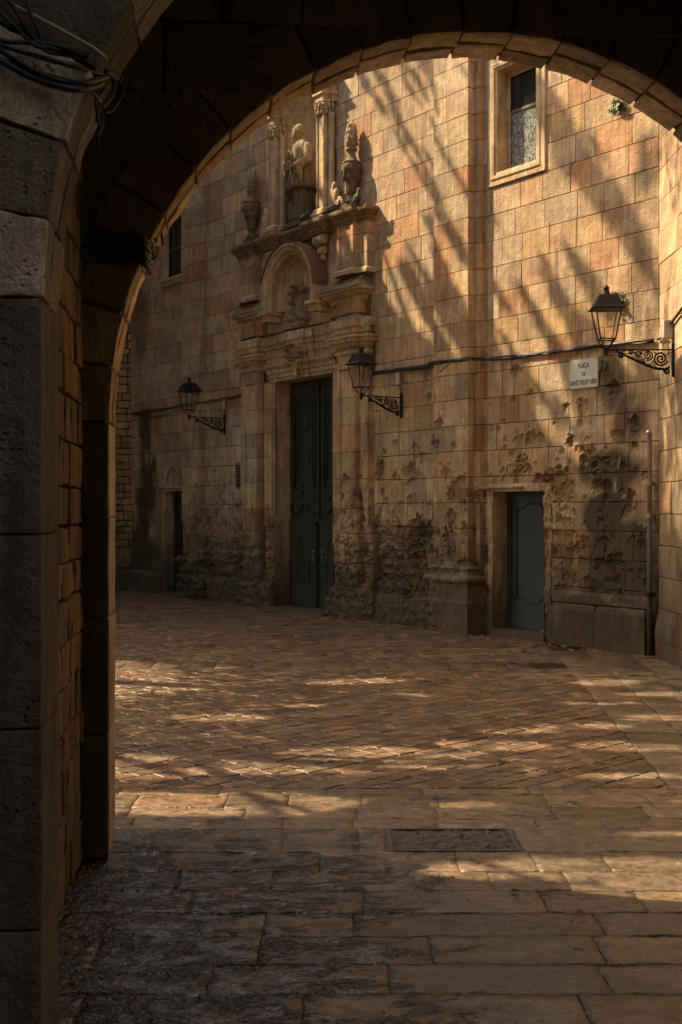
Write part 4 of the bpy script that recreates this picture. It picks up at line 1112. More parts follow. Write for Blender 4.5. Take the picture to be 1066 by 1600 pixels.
# inner (far) arch and near arch
for (yn, yf, nm, wl, wr, top, nv) in ((-.36, 0., 'far', -4.2, 7.0, 9.5, 23), (-2.525, -2.165, 'near', -2.4, 6.2, 7.0, 22)):
    W2, SZ, RO, kx = (1.875, 2.12, 1.967, 1.875/1.967) if nm == 'far' else (1.72, 2.35, 1.72, 1.)
    arch_core(yn, yf, wl, wr, top, .02, W2, SZ, RO, kx).build('wall_core', M_mortar, arch)
    depth = yf-yn; ym = (yn+yf)/2
    rdep = .30 if nm == 'far' else .46
    da = math.pi/nv
    for k in range(nv):
        a0 = k*da; am = a0+da/2
        split = nm == 'far'
        parts = [(yn, yf)]
        if split:
            c = yn+depth*(.42 if k % 2 else .58); parts = [(yn, c), (c, yf)]
        if nm == 'near': 
            c = yn+depth*(.6 if k % 3 else .45); parts = [(yn, c), (c, yf)]
        for q, (ya, yb) in enumerate(parts):
            hw_ = (da*RO)/2-(.007 if nm == 'far' else .004); hy_ = (yb-ya)/2-(.006 if nm == 'far' else .003); rd = rdep+(.04*math.sin(k*2.3) if nm == 'near' else .0)
            roughf = (nm == 'near' and k % 2 == 0)
            close = nm == 'near' and am < 1.25
            V, F = rbox(hw_, hy_, rd/2, .006, (8, 5, 12) if close else (4, 3, 4), (.008 if roughf else .003) if nm == 'near' else .007, 14 if close else 12, (k*3.1, q*7.3, 0))
            # widen toward the outside: bend round the arch centre
            r = RO+rd/2+V[:, 2]; ang_ = am+V[:, 0]/RO
            P = np.stack((W2-r*kx*np.cos(ang_), (ya+yb)/2+V[:, 1]-(.012 if q == 0 else -.012 if q == len(parts)-1 else 0), SZ+r*np.sin(ang_)), -1)
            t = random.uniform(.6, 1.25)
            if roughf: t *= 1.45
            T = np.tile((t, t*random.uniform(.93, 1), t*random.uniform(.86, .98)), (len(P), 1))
            if nm == 'far': T = T*np.where(P[:, 1] < yn+.01, 1.4, 2.2)[:, None]  # far ring: shade painted on the near face, bounce light on the underside
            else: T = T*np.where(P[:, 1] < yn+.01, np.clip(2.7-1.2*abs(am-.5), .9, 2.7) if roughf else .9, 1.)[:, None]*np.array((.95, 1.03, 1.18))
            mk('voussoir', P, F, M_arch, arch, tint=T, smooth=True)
    # jamb stones
    zz = [0, .40, 1.02, 1.62, 2.35] if nm == 'near' else [0, .60, 1.17, 1.66, 2.12]
    for s in (-1, 1):
        for k, (z0, z1) in enumerate(zip(zz[:-1], zz[1:])):
            wj = (.62 if k % 2 else .42) if nm == 'near' else .133
            if nm == 'far' and s > 0: wj = .3
            clo = nm == 'near' and s < 0
            V, F = rbox(wj/2, depth/2+.012, (z1-z0)/2-.003, .007, (14, 10, 20) if clo else (4, 5, 8), .0025, 16 if clo else 8, (k*2.7, s*4.1, 1))
            cxx = -wj/2 if s < 0 else 2*W2+wj/2
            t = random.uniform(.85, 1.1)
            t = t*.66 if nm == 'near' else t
            T = np.tile((t*.95, t, t*1.12), (len(V), 1))*(1 if nm == 'near' else np.where(V[:, 1] < -depth/2+.01, .42, 1.9)[:, None])  # far jambs: tint carries painted shade in front, painted bounce light on the reveal
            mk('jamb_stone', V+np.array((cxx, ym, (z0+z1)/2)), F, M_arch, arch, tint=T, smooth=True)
# coursed wall above the ring, seen in the dark of the passage (and the outer face)
for (yy, dirn, x0w, x1w, ztop) in ((-.36, -1, -.13, 3.57, 4.85),):
    z = 2.36
    while z < ztop:
        x = x0w
        while x < x1w:
            w = min(random.uniform(.35, .7), x1w-x+.01)
            xc = x+w/2
            if w > .06 and math.hypot(xc-1.875, z+.17-2.12) > 1.967+.2:
                V, F = rbox(w/2-.006, .02, .165, .010, (3, 1, 3), .005, 9, (x*3, z*3, 0), '-y')
                V, F = rbox(w/2-.006, .02, .165, .010, (3, 1, 3), .005, 9, (x*3, z*3, 0))
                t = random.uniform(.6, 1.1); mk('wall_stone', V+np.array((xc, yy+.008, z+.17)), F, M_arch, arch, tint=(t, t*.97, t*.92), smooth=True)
            x += w
        z += .345
# side walls of the passage, rubble on the left hand
b = MB(); b.box(-.9, -.165, -2.165+.02, -.36, -.02, 5.0); b.box(3.575+.03, 4.4, -2.165+.02, -.36, -.02, 5.0)
b.box(-.9, 4.4, -2.5, -.05, 4.86, 5.1); b.build('passage_core', M_dirt, arch)
z = .0; k = 0
while z < 4.8:
    hrow = random.uniform(.15, .21)
    y = -2.16
    while y < -.375:
        w = min(random.choice((.12, .17, .22, .27, .16)), -.362-y)
        if w > .05:
            V, F = rbox(.045, w/2-.006, hrow/2-.006, .009, (1, 3, 3), .007, 11, (0, y*5, z*5))
            t = random.uniform(.45, .95)
            mk('rubble_stone', V+np.array((-.17+random.uniform(-.008, .008), y+w/2, z+hrow/2)), F, M_arch, arch, tint=(t*1.1, t*.97, t*.80), smooth=True)
        y += w
    z += hrow
z = 0
o_ = MB()
while z < 4.8:
    y = -2.16
    while y < -.375:
        w = min(random.uniform(.2, .4), -.362-y)
        if w > .05:
            V, F = rbox(.045, w/2-.007, .15, .016, (1, 2, 2), .008, 11, (3, y*5, z*5)); t = random.uniform(.7, 1.1); o_.add(V+np.array((3.61, y+w/2, z+.158)), F, tint=(t, t*.95, t*.85))
        y += w
    z += .315
o = o_.build('wall_stones', M_arch, arch); o['kind'] = 'stuff'
# wall of the archway house toward the square
b = MB(); b.box(-8, -4.2, -.34, -.02, -.02, 9.5); b.box(7.0-.0, 9.0, -.34, -.02, -.02, 9.5); b.build('house_wall', M_rough, arch)

# ================================================================== FAR RUBBLE HOUSE
RM = Matrix(((1, 0, 0, -4.41), (0, 1, 0, 25.57), (0, 0, 1, 0), (0, 0, 0, 1)))
far = empty('rubble_house', RM); tag(far, 'house wall of small coursed rubble beyond the far corner of the church', 'building')
b = MB(); b.box(-6, .3, .06, .8, -.02, 10); b.build('wall_core', M_dirt, far)
z = 0; rest = MB(); nr = 0
while z < 9.4:
    hrow = random.uniform(.12, .2) if z > .45 else .45; x = .25
    while x > -5.8:
        w = random.uniform(.2, .48) if z > .45 else .7
        vis = x > -.85 and z < 7
        V, F = rbox(w/2-.008, .05+(.05 if z < .4 else 0), hrow/2-.008, .018, (2, 1, 1) if vis else (1, 1, 1), .010, 9, (x*4, 1, z*4), 'all')
        t = random.uniform(.65, 1.15); tt = (t, t*.96, t*.88)
        P = V+np.array((x-w/2, .04+random.uniform(-.02, .01), z+hrow/2)); dk = .75 if z < 1.3 and random.random() < .7 else .2 if z < 3 else 0
        if vis and nr < 290: mk('rubble_stone', P, F, M_rough, far, tint=tt, dark=dk); nr += 1
        else: rest.add(P, F, tint=tt, dark=dk)
        x -= w
    z += hrow
o = rest.build('rubble_courses', M_rough, far); o['kind'] = 'stuff'

# ================================================================== HOUSES ROUND THE SQUARE AND THE LANE (out of the frame; they shade it)
def house(name, label, x0, x1, y0, y1, h, face, M=None):
    e = empty(name, Matrix.Translation((x0, y0, 0))); tag(e, label, 'building')
    b = MB(); b.box(0, x1-x0, 0, y1-y0, -.02, h); b.build('wall', M_plaster if face == '+x' and x0 < -8 else M_lane, e)
    b = MB(); b.box(-.25, x1-x0+.25, -.25, y1-y0+.25, h, h+.25); b.build('roof', M_top, e)
    L = (y1-y0) if face in '+x-x' else (x1-x0); k = int(L//2.6)
    for f in range(int((h-2)//3.2)):
        for i in range(k):
            c = (i+.5)*L/k; z = 3.6+f*3.2
            if z+1.7 > h: continue
            if face == '+x': a = (x1-x0, x1-x0+.03, c-.5, c+.5)
            elif face == '-x': a = (-.03, 0, c-.5, c+.5)
            else: a = (c-.5, c+.5, y1-y0, y1-y0+.03)
            w = MB(); w.box(*a, z, z+1.6); w = w.build('window', M_glass, e)
            fr = MB(); g = .07
            if 'x' in face:
                s = .05 if face == '+x' else -.05; q0, q1 = sorted((a[0] if face == '+x' else a[1], (a[0] if face == '+x' else a[1])+s+(.02 if s > 0 else -.02)))
                fr.box(q0, q1, a[2]-.12, a[2], z-.12, z+1.72); fr.box(q0, q1, a[3], a[3]+.12, z-.12, z+1.72); fr.box(q0, q1, a[2], a[3], z-.12, z); fr.box(q0, q1, a[2], a[3], z+1.6, z+1.72)
                fr.build('frame', M_carved, w)
    return e
house('plaza_house', 'tall plastered house on the far side of the square from the archway', -14.5, -9.0, 18.4, 24.2, 14.9, '+x')
house('plaza_house', 'tallest house at the corner of the square beside the church', -14.5, -9.0, 24.25, 36, 17.3, '+x')
house('lane_house', 'dark house wall on one side of the lane before the archway', -7.5, -2.2, -11, 3.2, 11.5, '+x')
house('lane_house', 'dark house wall on the other side of the lane before the archway', 3.1, 8, -11, 3.6, 11.5, '-x')
house('lane_house', 'house closing the far end of the lane behind the archway', -7.5, 8, -16, -11.1, 12, 'y')

# ================================================================== STATUE
def MT(x, y, z, rz=0, s=1): return FM @ Matrix.Translation((x, y, z)) @ Matrix.Rotation(rz, 4, 'Z') @ Matrix.Scale(s, 4)
b = MB()
b.box(-.26, .26, -.20, .20, .0, .07); b.add(*ball((0, 0, .08), (.25, .19, .07), 16, 8))
fold = lambda a, z: 1+.10*math.sin(a*9+z*3)+.07*math.sin(a*5-z*4)
b.lathe([(.19, .08), (.215, .12), (.19, .3), (.17, .5), (.155, .75), (.15, .9)], 36, (.02, 0, 0), fold)
hem = lambda a, z: 1+.12*math.sin(a*7+2)+.07*math.sin(a*13)
V, F = lathe([(.10, .60), (.245, .60), (.255, .64), (.22, .75), (.185, .88), (.155, 1.0), (.15, 1.06)], 36, (0, 0, 0), hem); V = np.array(V)
V[:, 2] -= np.where(V[:, 2] < .8, .16*np.clip(-V[:, 0]*4, 0, 1), 0); b.add(V, F)
V, F = lathe([(.13, .96), (.185, 1.02), (.20, 1.12), (.205, 1.22), (.18, 1.31), (.11, 1.37), (.062, 1.40), (.055, 1.46)], 30, (0, 0, 0), lambda a, z: 1+.04*math.sin(a*8)); V = np.array(V); V[:, 1] *= .78; b.add(V, F)
hd = (-.045, -.035, 1.545); Rh = Matrix.Rotation(rad(-38), 3, 'Z') @ Matrix.Rotation(rad(-16), 3, 'X')
def hp(x, y, z): p = Rh @ Vector((x, y, z)); return (hd[0]+p.x, hd[1]+p.y, hd[2]+p.z)
b.add(*ball(hd, (.078, .095, .108), 18, 12, Rh)); b.add(*ball(hp(0, .012, .03), (.084, .092, .088), 16, 10, Rh))
b.add(*ball(hp(0, -.03, -.065), (.052, .06, .055), 12, 8, Rh)); b.add(*ball(hp(0, -.055, -.105), (.035, .035, .045), 10, 7, Rh))      # jaw, short beard
b.add(*ball(hp(0, -.103, -.012), (.014, .024, .028), 10, 7, Rh)); b.add(*ball(hp(0, -.088, .030), (.052, .018, .014), 10, 7, Rh))      # nose, brow
for s in (-1, 1): b.add(*ball(hp(s*.080, .005, -.01), (.012, .024, .030), 8, 6, Rh)); b.add(*ball(hp(s*.03, -.088, .008), (.014, .010, .009), 8, 6, Rh))
b.add(*ball(hp(0, -.092, -.052), (.024, .012, .008), 8, 6, Rh))
b.tube([(-.03, -.02, 1.36), (-.035, -.03, 1.48)], .055, 12)
def limb(pts, rr): b.tube(pts, rr, 12); [b.add(*ball(p, (r, r, r), 10, 7)) for p, r in zip(pts, rr)]
limb([(-.19, 0, 1.25), (-.27, -.06, 1.06), (-.20, -.17, 1.03), (-.08, -.21, 1.13)], [.075, .085, .07, .032])
limb([(.19, 0, 1.25), (.25, -.05, 1.03), (.16, -.19, .93), (.05, -.23, .93)], [.075, .08, .065, .03])
b.tube([(-.20, -.17, 1.03), (-.22, -.17, .86), (-.21, -.15, .72)], [.06, .05, .02], 10)      # hanging sleeve
b.tube([(.17, -.18, .93), (.20, -.17, .78), (.19, -.14, .60)], [.06, .055, .02], 10)
for (hx, hy, hz, dx, dz, s) in ((-.075, -.215, 1.135, .045, .05, 1), (.045, -.235, .93, -.055, -.005, -1)):
    b.add(*ball((hx+dx*.35, hy-.004, hz+dz*.35), (.034, .020, .036), 10, 7))
    L = math.hypot(dx, dz); ux, uz = dx/L, dz/L; vx, vz = -uz, ux
    for q, ln in zip((-1.5, -.5, .5, 1.5), (.062, .074, .070, .055)):
        p0 = (hx+ux*.02+vx*q*.015, hy-.012, hz+uz*.02+vz*q*.015); p1 = (p0[0]+ux*ln*.6, p0[1]-.016, p0[2]+uz*ln*.6); p2 = (p0[0]+ux*ln, p0[1]+.004, p0[2]+uz*ln)
        b.tube([p0, p1, p2], [.0095, .009, .007], 8)
    b.tube([(hx, hy-.01, hz+.02*s), (hx+ux*.02+vx*.035, hy-.022, hz+uz*.02+vz*.035), (hx+ux*.045+vx*.03, hy-.02, hz+uz*.045+vz*.03)], [.011, .010, .008], 8)
b.box(-.07, .06, -.27, -.235, .86, 1.02)                                                     # book held against the robe
V, F = remeshed(b, .0105, 1)
D_ = .016*fbm(V[:, 0]*24, V[:, 1]*24, V[:, 2]*8, 200, 3)*(V[:, 2] < 1.36); V[:, 1] += D_
V[:, 0] *= .90
mk('statue', V, F, M_carved, None, MT(PC-.04, -.03, 6.34, 0, 1.05), smooth=True, tint=(1.0, .98, .92))
tag(bpy.data.objects['statue'], 'carved stone saint in robes standing in the niche above the portal', 'statue')
# ================================================================== URNS
def urn(x, label, cz=0.):
    e = empty('stone_urn', MT(x, -.13, 6.325)); tag(e, label, 'urn', 'stone urns with carved flames on the portal ledge')
    b = MB(); b.box(-.13, .13, -.09, .09, 0, .10)
    b.lathe([(.10, .10), (.115, .12), (.08, .15), (.055, .20), (.06, .23)], 20)
    b.build('foot', M_carved, e, smooth=False)
    b = MB(); gad = lambda a, z: 1+.06*abs(math.sin(a*5)) if z > .3 else 1
    b.lathe([(.055, .23), (.08, .26), (.085, .34), (.095, .44), (.115, .52), (.145, .60), (.15, .66), (.135, .70), (.12, .71)], 30, (0, 0, 0), gad)
    for q in range(8):
        a = q*math.pi/4+.2; b.add(*ball((.135*math.cos(a), .135*math.sin(a), .61), (.036, .036, .060), 8, 6)); b.add(*ball((.125*math.cos(a+.39), .125*math.sin(a+.39), .50), (.026, .026, .055), 8, 6))
    V, F = remeshed(b, .012, 1); mk('bowl', V, F, M_carved, e, smooth=True)
    b = MB(); b.lathe([(.135, .70), (.145, .725), (.14, .74), (.10, .76), (.07, .82), (.058, .88), (.066, .90), (.092, .92), (.092, .945), (.06, .96)], 24); b.build('neck', M_carved, e, smooth=True)
    b = MB(); ur = random.Random(4)
    for q in range(26):
        a = q*2.4; zz = 1.0+.31*(q/26); rr = .078*(1-.45*(q/26)**2)
        b.add(*ball((rr*math.cos(a), rr*math.sin(a), zz), (.034, .034, .062), 8, 7, Matrix.Rotation(.5*math.sin(q*1.7), 3, 'Y')))
    b.lathe([(.07, .94), (.075, 1.05), (.07, 1.2), (.04, 1.32), (.01, 1.36)], 14)
    V, F = remeshed(b, .012, 1); mk('flame', V, F, M_carved, e, smooth=True)
urn(PC+1.50, 'carved stone urn with flame catching the sun beside two perched pigeons')
urn(PC-1.50, 'carved stone urn with flame in shade on the far end of the ledge')

# ================================================================== PIGEONS
def pigeon(M, label):
    b = MB(); b.add(*ball((0, 0, .10), (.055, .105, .058), 14, 9, Matrix.Rotation(rad(-28), 3, 'X')))
    b.tube([(0, -.06, .13), (0, -.085, .19), (0, -.095, .215)], [.04, .026, .024], 10)
    b.add(*ball((0, -.100, .222), (.026, .032, .026), 10, 8)); b.tube([(0, -.125, .22), (0, -.150, .212)], [.008, .003], 6)
    b.tube([(0, .07, .075), (0, .14, .04), (0, .19, .02)], [.035, .026, .018], 8)
    for s in (-1, 1): b.add(*ball((s*.045, .03, .11), (.018, .10, .042), 10, 7, Matrix.Rotation(rad(-26), 3, 'X')))
    V, F = remeshed(b, .008, 1); o = mk('pigeon', V, F, M_bird, None, M, smooth=True)
    tag(o, label, 'pigeon', 'pigeons on the portal ledge')
    l = MB()
    for s in (-1, 1):
        l.tube([(s*.02, 0, .05), (s*.02, -.005, .004)], .005, 5)
        for t in (-.5, 0, .5): l.tube([(s*.02, -.005, .004), (s*.02+t*.02, -.03, .003)], .003, 4)
    l.build('leg', M_rust, o)
pigeon(MT(PC+1.84, -.26, 6.30, rad(70)), 'dark pigeon at the very corner of the portal ledge')
pigeon(MT(PC+1.14, -.22, 6.30, rad(150)), 'pigeon perched between the column foot and the sunlit urn')
pigeon(MT(PC+.36, -.24, 6.35, rad(200), .8), 'small pigeon beside the feet of the statue')

# ================================================================== STREET LAMPS
def lamp(M, label, grime=0):
    e = empty('street_lamp', M); tag(e, label, 'street lamp', 'black wall lanterns on scrolled brackets')
    L = .74
    b = MB(); b.box(0, .022, -.022, .022, -.30, .07); b.build('wall_plate', M_iron, e)
    B = MB(); B.tube([(.02, 0, 0), (L, 0, 0)], .010, 6)
    low = [(.60, 0, -.035), (.45, 0, -.10), (.30, 0, -.17), (.20, 0, -.205), (.10, 0, -.215), (.045, 0, -.19)]
    B.tube(low, [.012, .015, .017, .017, .015, .013], 6); B.tube([(.60, 0, -.035), (.64, 0, -.005)], .010, 6)
    B = B.build('bracket', M_iron, e, smooth=True)
    def sc(cx, cz, r, tu, sg, ph=0, rr=.0085):
        P = []
        for i in range(37):
            t = i/36; a = ph+sg*t*tu*2*math.pi; q = r*(1-t)**.85+.003; P.append((cx+q*math.cos(a), 0, cz+q*math.sin(a)))
        b = MB(); b.tube(P, rr, 5); b.build('scroll', M_iron, B, smooth=True)
    sc(.145, -.095, .078, 2.3, 1, math.pi*1.1, .0115); sc(.285, -.062, .052, 2.0, -1, math.pi*1.6, .0095); sc(.39, -.045, .036, 1.7, 1, math.pi*1.2, .008); sc(.47, -.032, .024, 1.4, -1, math.pi, .007)
    sc(.585, -.060, .030, 1.7, 1, math.pi*.5, .010); sc(.075, -.235, .034, 1.6, -1, math.pi*.5, .010); sc(.215, -.15, .030, 1.4, 1, 0, .007); sc(.34, -.105, .022, 1.3, -1, 0, .006)
    b = MB()
    for t in (.2, .35, .5, .65, .8):
        b.tube([(.045+.5*t, 0, -.02), (.02+.5*t, 0, -.05)], [.006, .010], 5)
        b.tube([(.12+.42*t, 0, -.215+.17*t), (.10+.42*t, 0, -.245+.17*t)], [.012, .003], 5)
    b.build('leaf_ornament', M_iron, B, smooth=True)['kind'] = 'stuff'
    cx = L; lo, tp = .082, .14; z0, z1 = .115, .445
    F_ = MB()
    for s in (-1, 1):
        for t in (-1, 1):
            F_.tube([(cx+s*lo, t*lo, z0), (cx+s*tp, t*tp, z1)], .0085, 5); F_.tube([(cx+s*lo, t*lo, z0), (cx+s*.012, t*.012, .0)], .0075, 5)
    for r, z in ((lo, z0), (tp, z1)):
        c = [(cx-r, -r, z), (cx+r, -r, z), (cx+r, r, z), (cx-r, r, z), (cx-r, -r, z)]
        for p, q in zip(c[:-1], c[1:]): F_.tube([p, q], .008, 5)
    F_.lathe([(.004, -.075), (.014, -.05), (.028, -.02), (.022, 0), (.03, .012), (.015, .03)], 10, (cx, 0, 0))
    F_.build('lantern_frame', M_iron, e)
    for k in range(4):
        a = k*math.pi/2; c, s = round(math.cos(a)), round(math.sin(a))
        def rot(x, y): return (cx+x*c-y*s, x*s+y*c)
        q = [(*rot(lo-.004, -lo+.006), z0+.006), (*rot(lo-.004, lo-.006), z0+.006), (*rot(tp-.004, tp-.006), z1-.006), (*rot(tp-.004, -tp+.006), z1-.006)]
        mk('pane', q, [(0, 1, 2, 3)], M_lglass, e)
    def sq(r, z): return [(cx-r, -r, z), (cx+r, -r, z), (cx+r, r, z), (cx-r, r, z)]
    lv = [(.15, .440), (.172, .443), (.176, .452), (.158, .468), (.150, .475), (.094, .595), (.085, .602), (.04, .605)]
    V = [p for r, z in lv for p in sq(r, z)]
    F = [tuple(range(3, -1, -1))]+[(4*i+j, 4*i+(j+1) % 4, 4*i+4+(j+1) % 4, 4*i+4+j) for i in range(len(lv)-1) for j in range(4)]
    R = mk('roof', V, F, M_iron, e)
    b = MB(); b.lathe([(.045, .60), (.042, .62), (.033, .64), (.030, .672), (.036, .678), (.034, .688), (.018, .698), (.010, .712), (.003, .716)], 14, (cx, 0, 0)); b.build('chimney', M_iron, R, smooth=True)
def lampM(p, ax):
    ax = Vector(ax).normalized(); az = Vector((0, 0, 1)); ay = az.cross(ax)
    m = Matrix.Identity(4)
    for i in range(3): m[i][0] = ax[i]; m[i][1] = ay[i]; m[i][2] = az[i]; m[i][3] = p[i]
    return m
lamp(lampM(fw(-4.83, .0, 3.34), (-Nx, -Ny, 0)), 'black wall lantern fixed right beside the church portal')
lamp(lampM(fw(-10.1, .0, 3.36), (-Nx, -Ny, 0)), 'black wall lantern farthest away, above the narrow dark door')
SP = SM @ Vector((.66, .0, 3.45))
lamp(lampM(SP, (-1, .014, 0)), 'nearest black wall lantern, above the street name plate on the corner')

# ================================================================== SIGN
sg_ = empty('street_sign', MT(-1.155, -.022, 3.365)); tag(sg_, 'white street name plate screwed to the wall near the corner', 'sign')
V, F = rbox(.235, .008, .18, .006, (2, 1, 2), 0, 1); mk('plate', V, F, M_white, sg_)
def text(s, z, size, parent):
    cu = bpy.data.curves.new('t', 'FONT'); cu.body = s; cu.size = size; cu.align_x = 'CENTER'; cu.extrude = .0008; cu.offset = .0012
    o = bpy.data.objects.new('t', cu); COL.objects.link(o)
    dg = bpy.context.evaluated_depsgraph_get(); me = bpy.data.meshes.new_from_object(o.evaluated_get(dg))
    bpy.data.objects.remove(o); me.name = 'lettering'; me.materials.clear(); me.materials.append(M_ink)
    r = bpy.data.objects.new('lettering', me); link(r, parent, Matrix.Translation((0, -.0095, z)) @ Matrix.Rotation(rad(90), 4, 'X') @ Matrix.Diagonal((.72, 1, 1, 1)))
text('PLAÇA', .07, .085, sg_); text('DE', -.03, .075, sg_); text('SANT FELIP NERI', -.135, .085, sg_)
for sx in (-1, 1):
    for sz_ in (-1, 1):
        b = MB(); b.add(*ball((sx*.215, -.009, sz_*.16), (.006, .003, .006), 8, 5)); b.build('screw', M_iron, sg_)

# ================================================================== CABLES, PIPES, BOXES
def cable(pts, r, name, label, cat, mat, M=FM, sag=0., group=None, n=5, jit=.006):
    P = []
    for i in range(len(pts)-1):
        a, c = Vector(pts[i]), Vector(pts[i+1]); k = max(2, int((c-a).length/.18))
        for j in range(k): 
            f = j/k; p = a.lerp(c, f); p.z -= sag*4*f*(1-f)
            P.append(p+Vector((0, 0, random.uniform(-jit, jit))))
    P.append(Vector(pts[-1])); V, F = tube(P, r, n)
    o = mk(name, V, F, mat, None, M, smooth=True); tag(o, label, cat, group); return o
b = MB()
def strand(pts, r, jit=.008, sag=.0, o=b):
    P = []
    for i in range(len(pts)-1):
        a, c = Vector(pts[i]), Vector(pts[i+1]); k = max(2, int((c-a).length/.2))
        for j in range(k):
            f = j/k; p = a.lerp(c, f); p.z -= sag*4*f*(1-f); P.append(p+Vector((0, random.uniform(-.003, .003), random.uniform(-jit, jit))))
    P.append(Vector(pts[-1])); o.tube(P, r, 5)
right = [(-5.50, -.03, 3.78), (-4.2, -.03, 3.76), (-3.92, -.03, 3.75), (-3.88, -.26, 3.75), (-3.0, -.26, 3.73), (-2.96, -.10, 3.73), (-2.8, -.03, 3.72), (-1.4, -.03, 3.70), (-.05, -.03, 3.66)]
strand(right, .015); strand([(x, y, z-.03) for x, y, z in right], .011, .014); 
strand([(x, y-.01, z-.012) for x, y, z in right], .012, .016)
strand([(-4.05, -.04, 3.70), (-3.95, -.05, 3.62), (-3.6, -.27, 3.60), (-3.40, -.27, 3.70)], .007)
strand([(-2.6, -.04, 3.69), (-2.6, -.04, 3.2)], .006)
up = [(PC-1.92, -.03, 3.74), (PC-1.92, -.03, 4.66), (PC-1.72, -.22, 4.67), (PC-1.16, -.22, 4.68), (PC-1.1, -.16, 4.67), (PC, -.22, 4.66), (PC+1.1, -.16, 4.67), (PC+1.16, -.29, 4.68), (PC+1.80, -.26, 4.69), (PC+1.95, -.10, 4.66), (PC+1.97, -.03, 4.3), (PC+1.93, -.03, 3.8)]
strand(up, .011, .010); strand([(x+.012, y-.004, z-.016) for x, y, z in up], .008, .010)
left = [(-14.0, -.03, 3.70), (-12.2, -.03, 3.70), (-11.6, -.15, 3.70), (-10.85, -.15, 3.70), (-10.8, -.03, 3.71), (PC-1.92, -.03, 3.74)]
strand(left, .013); strand([(x, y, z-.03) for x, y, z in left], .010, .02); strand([(-13.9, -.04, 3.66), (-12.6, -.05, 3.55), (-11.9, -.06, 3.62)], .008)
o = b.build('cable_run', M_cable, None, FM, smooth=True); tag(o, 'bundle of black cables clipped along the church front and round the portal', 'cable')
for (x, z, lab) in ((-4.86, 3.62, 'small grey junction box under the cables beside the portal lantern'), (-10.06, 3.60, 'small grey junction box over the farthest lantern bracket')):
    e = empty('junction_box', MT(x, -.035, z)); tag(e, lab, 'junction box', 'junction boxes feeding the lanterns')
    V, F = rbox(.045, .034, .085, .008, (1, 1, 1), 0, 1); mk('housing', V, F, M_grey, e)
    b = MB(); b.tube([(0, 0, -.085), (.01, 0, -.13), (.05, .005, -.16), (.04, .01, -.26), (.03, .01, -.34)], .007, 5); b.tube([(.02, 0, -.085), (.055, 0, -.05), (.06, 0, .05), (.05, 0, .10)], .007, 5); b.tube([(-.02, 0, -.08), (.01, .0, -.13), (.07, 0, -.14)], .006, 5)
    b.build('lead', M_cable, e, smooth=True)
e = empty('junction_box', SM @ Matrix.Translation((.60, -.06, 3.68))); tag(e, 'tan junction box on the side wall directly over the nearest lantern', 'junction box')
V, F = rbox(.06, .05, .10, .008, (1, 1, 1), 0, 1); mk('housing', V, F, M_grey, e)
b = MB(); b.tube([(-.56, .03, -.03), (-.3, .02, -.05), (-.1, .0, -.06)], .014, 6); b.tube([(.05, .03, .06), (.5, .03, .15), (3.0, .03, .5)], .016, 6); b.build('lead', M_cable, e, smooth=True)
# rain pipe in the corner
e = empty('drainpipe', MT(-.075, -.075, 0)); tag(e, 'grey drainpipe standing in the corner with an elbow at the top', 'drainpipe')
b = MB(); b.tube([(0, 0, 1.62), (0, 0, 2.45), (.01, -.01, 2.53), (.05, -.05, 2.565), (.12, -.16, 2.57)], .027, 12); b.build('pipe', M_metal, e, smooth=True)
b = MB(); b.tube([(0, 0, .02), (0, 0, 1.62)], .031, 12); b.build('lower_pipe', M_cover, e, smooth=True)
for z in (.7, 1.62, 2.0):
    b = MB(); b.tube([(0, 0, z-.03), (0, 0, z+.03)], .036, 12); b.box(-.02, .02, .03, .08, z-.012, z+.012); b.build('clamp', M_metal if z > 1.5 else M_iron, e)
# small pale labels on the stone
b = MB(); b.box(-.03, .03, -.006, .0, -.045, .045); o = b.build('wall_label', M_white, None, MT(-4.84, .0, 2.62)); tag(o, 'tiny pale label on the wall under the portal lantern', 'label')
# memorial slot / grille at the far side of the portal
e = empty('wall_vent', MT(-9.62, -.012, 2.30)); tag(e, 'narrow upright perforated vent plate in the wall beyond the portal', 'vent')
b = MB()
for q in ((-.07, -.055, -.24, .24), (.055, .07, -.24, .24), (-.055, .055, .225, .24), (-.055, .055, -.24, -.225)): b.box(q[0], q[1], 0, .012, q[2], q[3])
b.build('frame', M_carved, e)
b = MB()
for i in range(8):
    for j in range(3): b.box(-.045+.033*j, -.045+.033*j+.018, .0, .01, -.205+.052*i, -.205+.052*i+.03)
b.build('grille', M_iron, e)
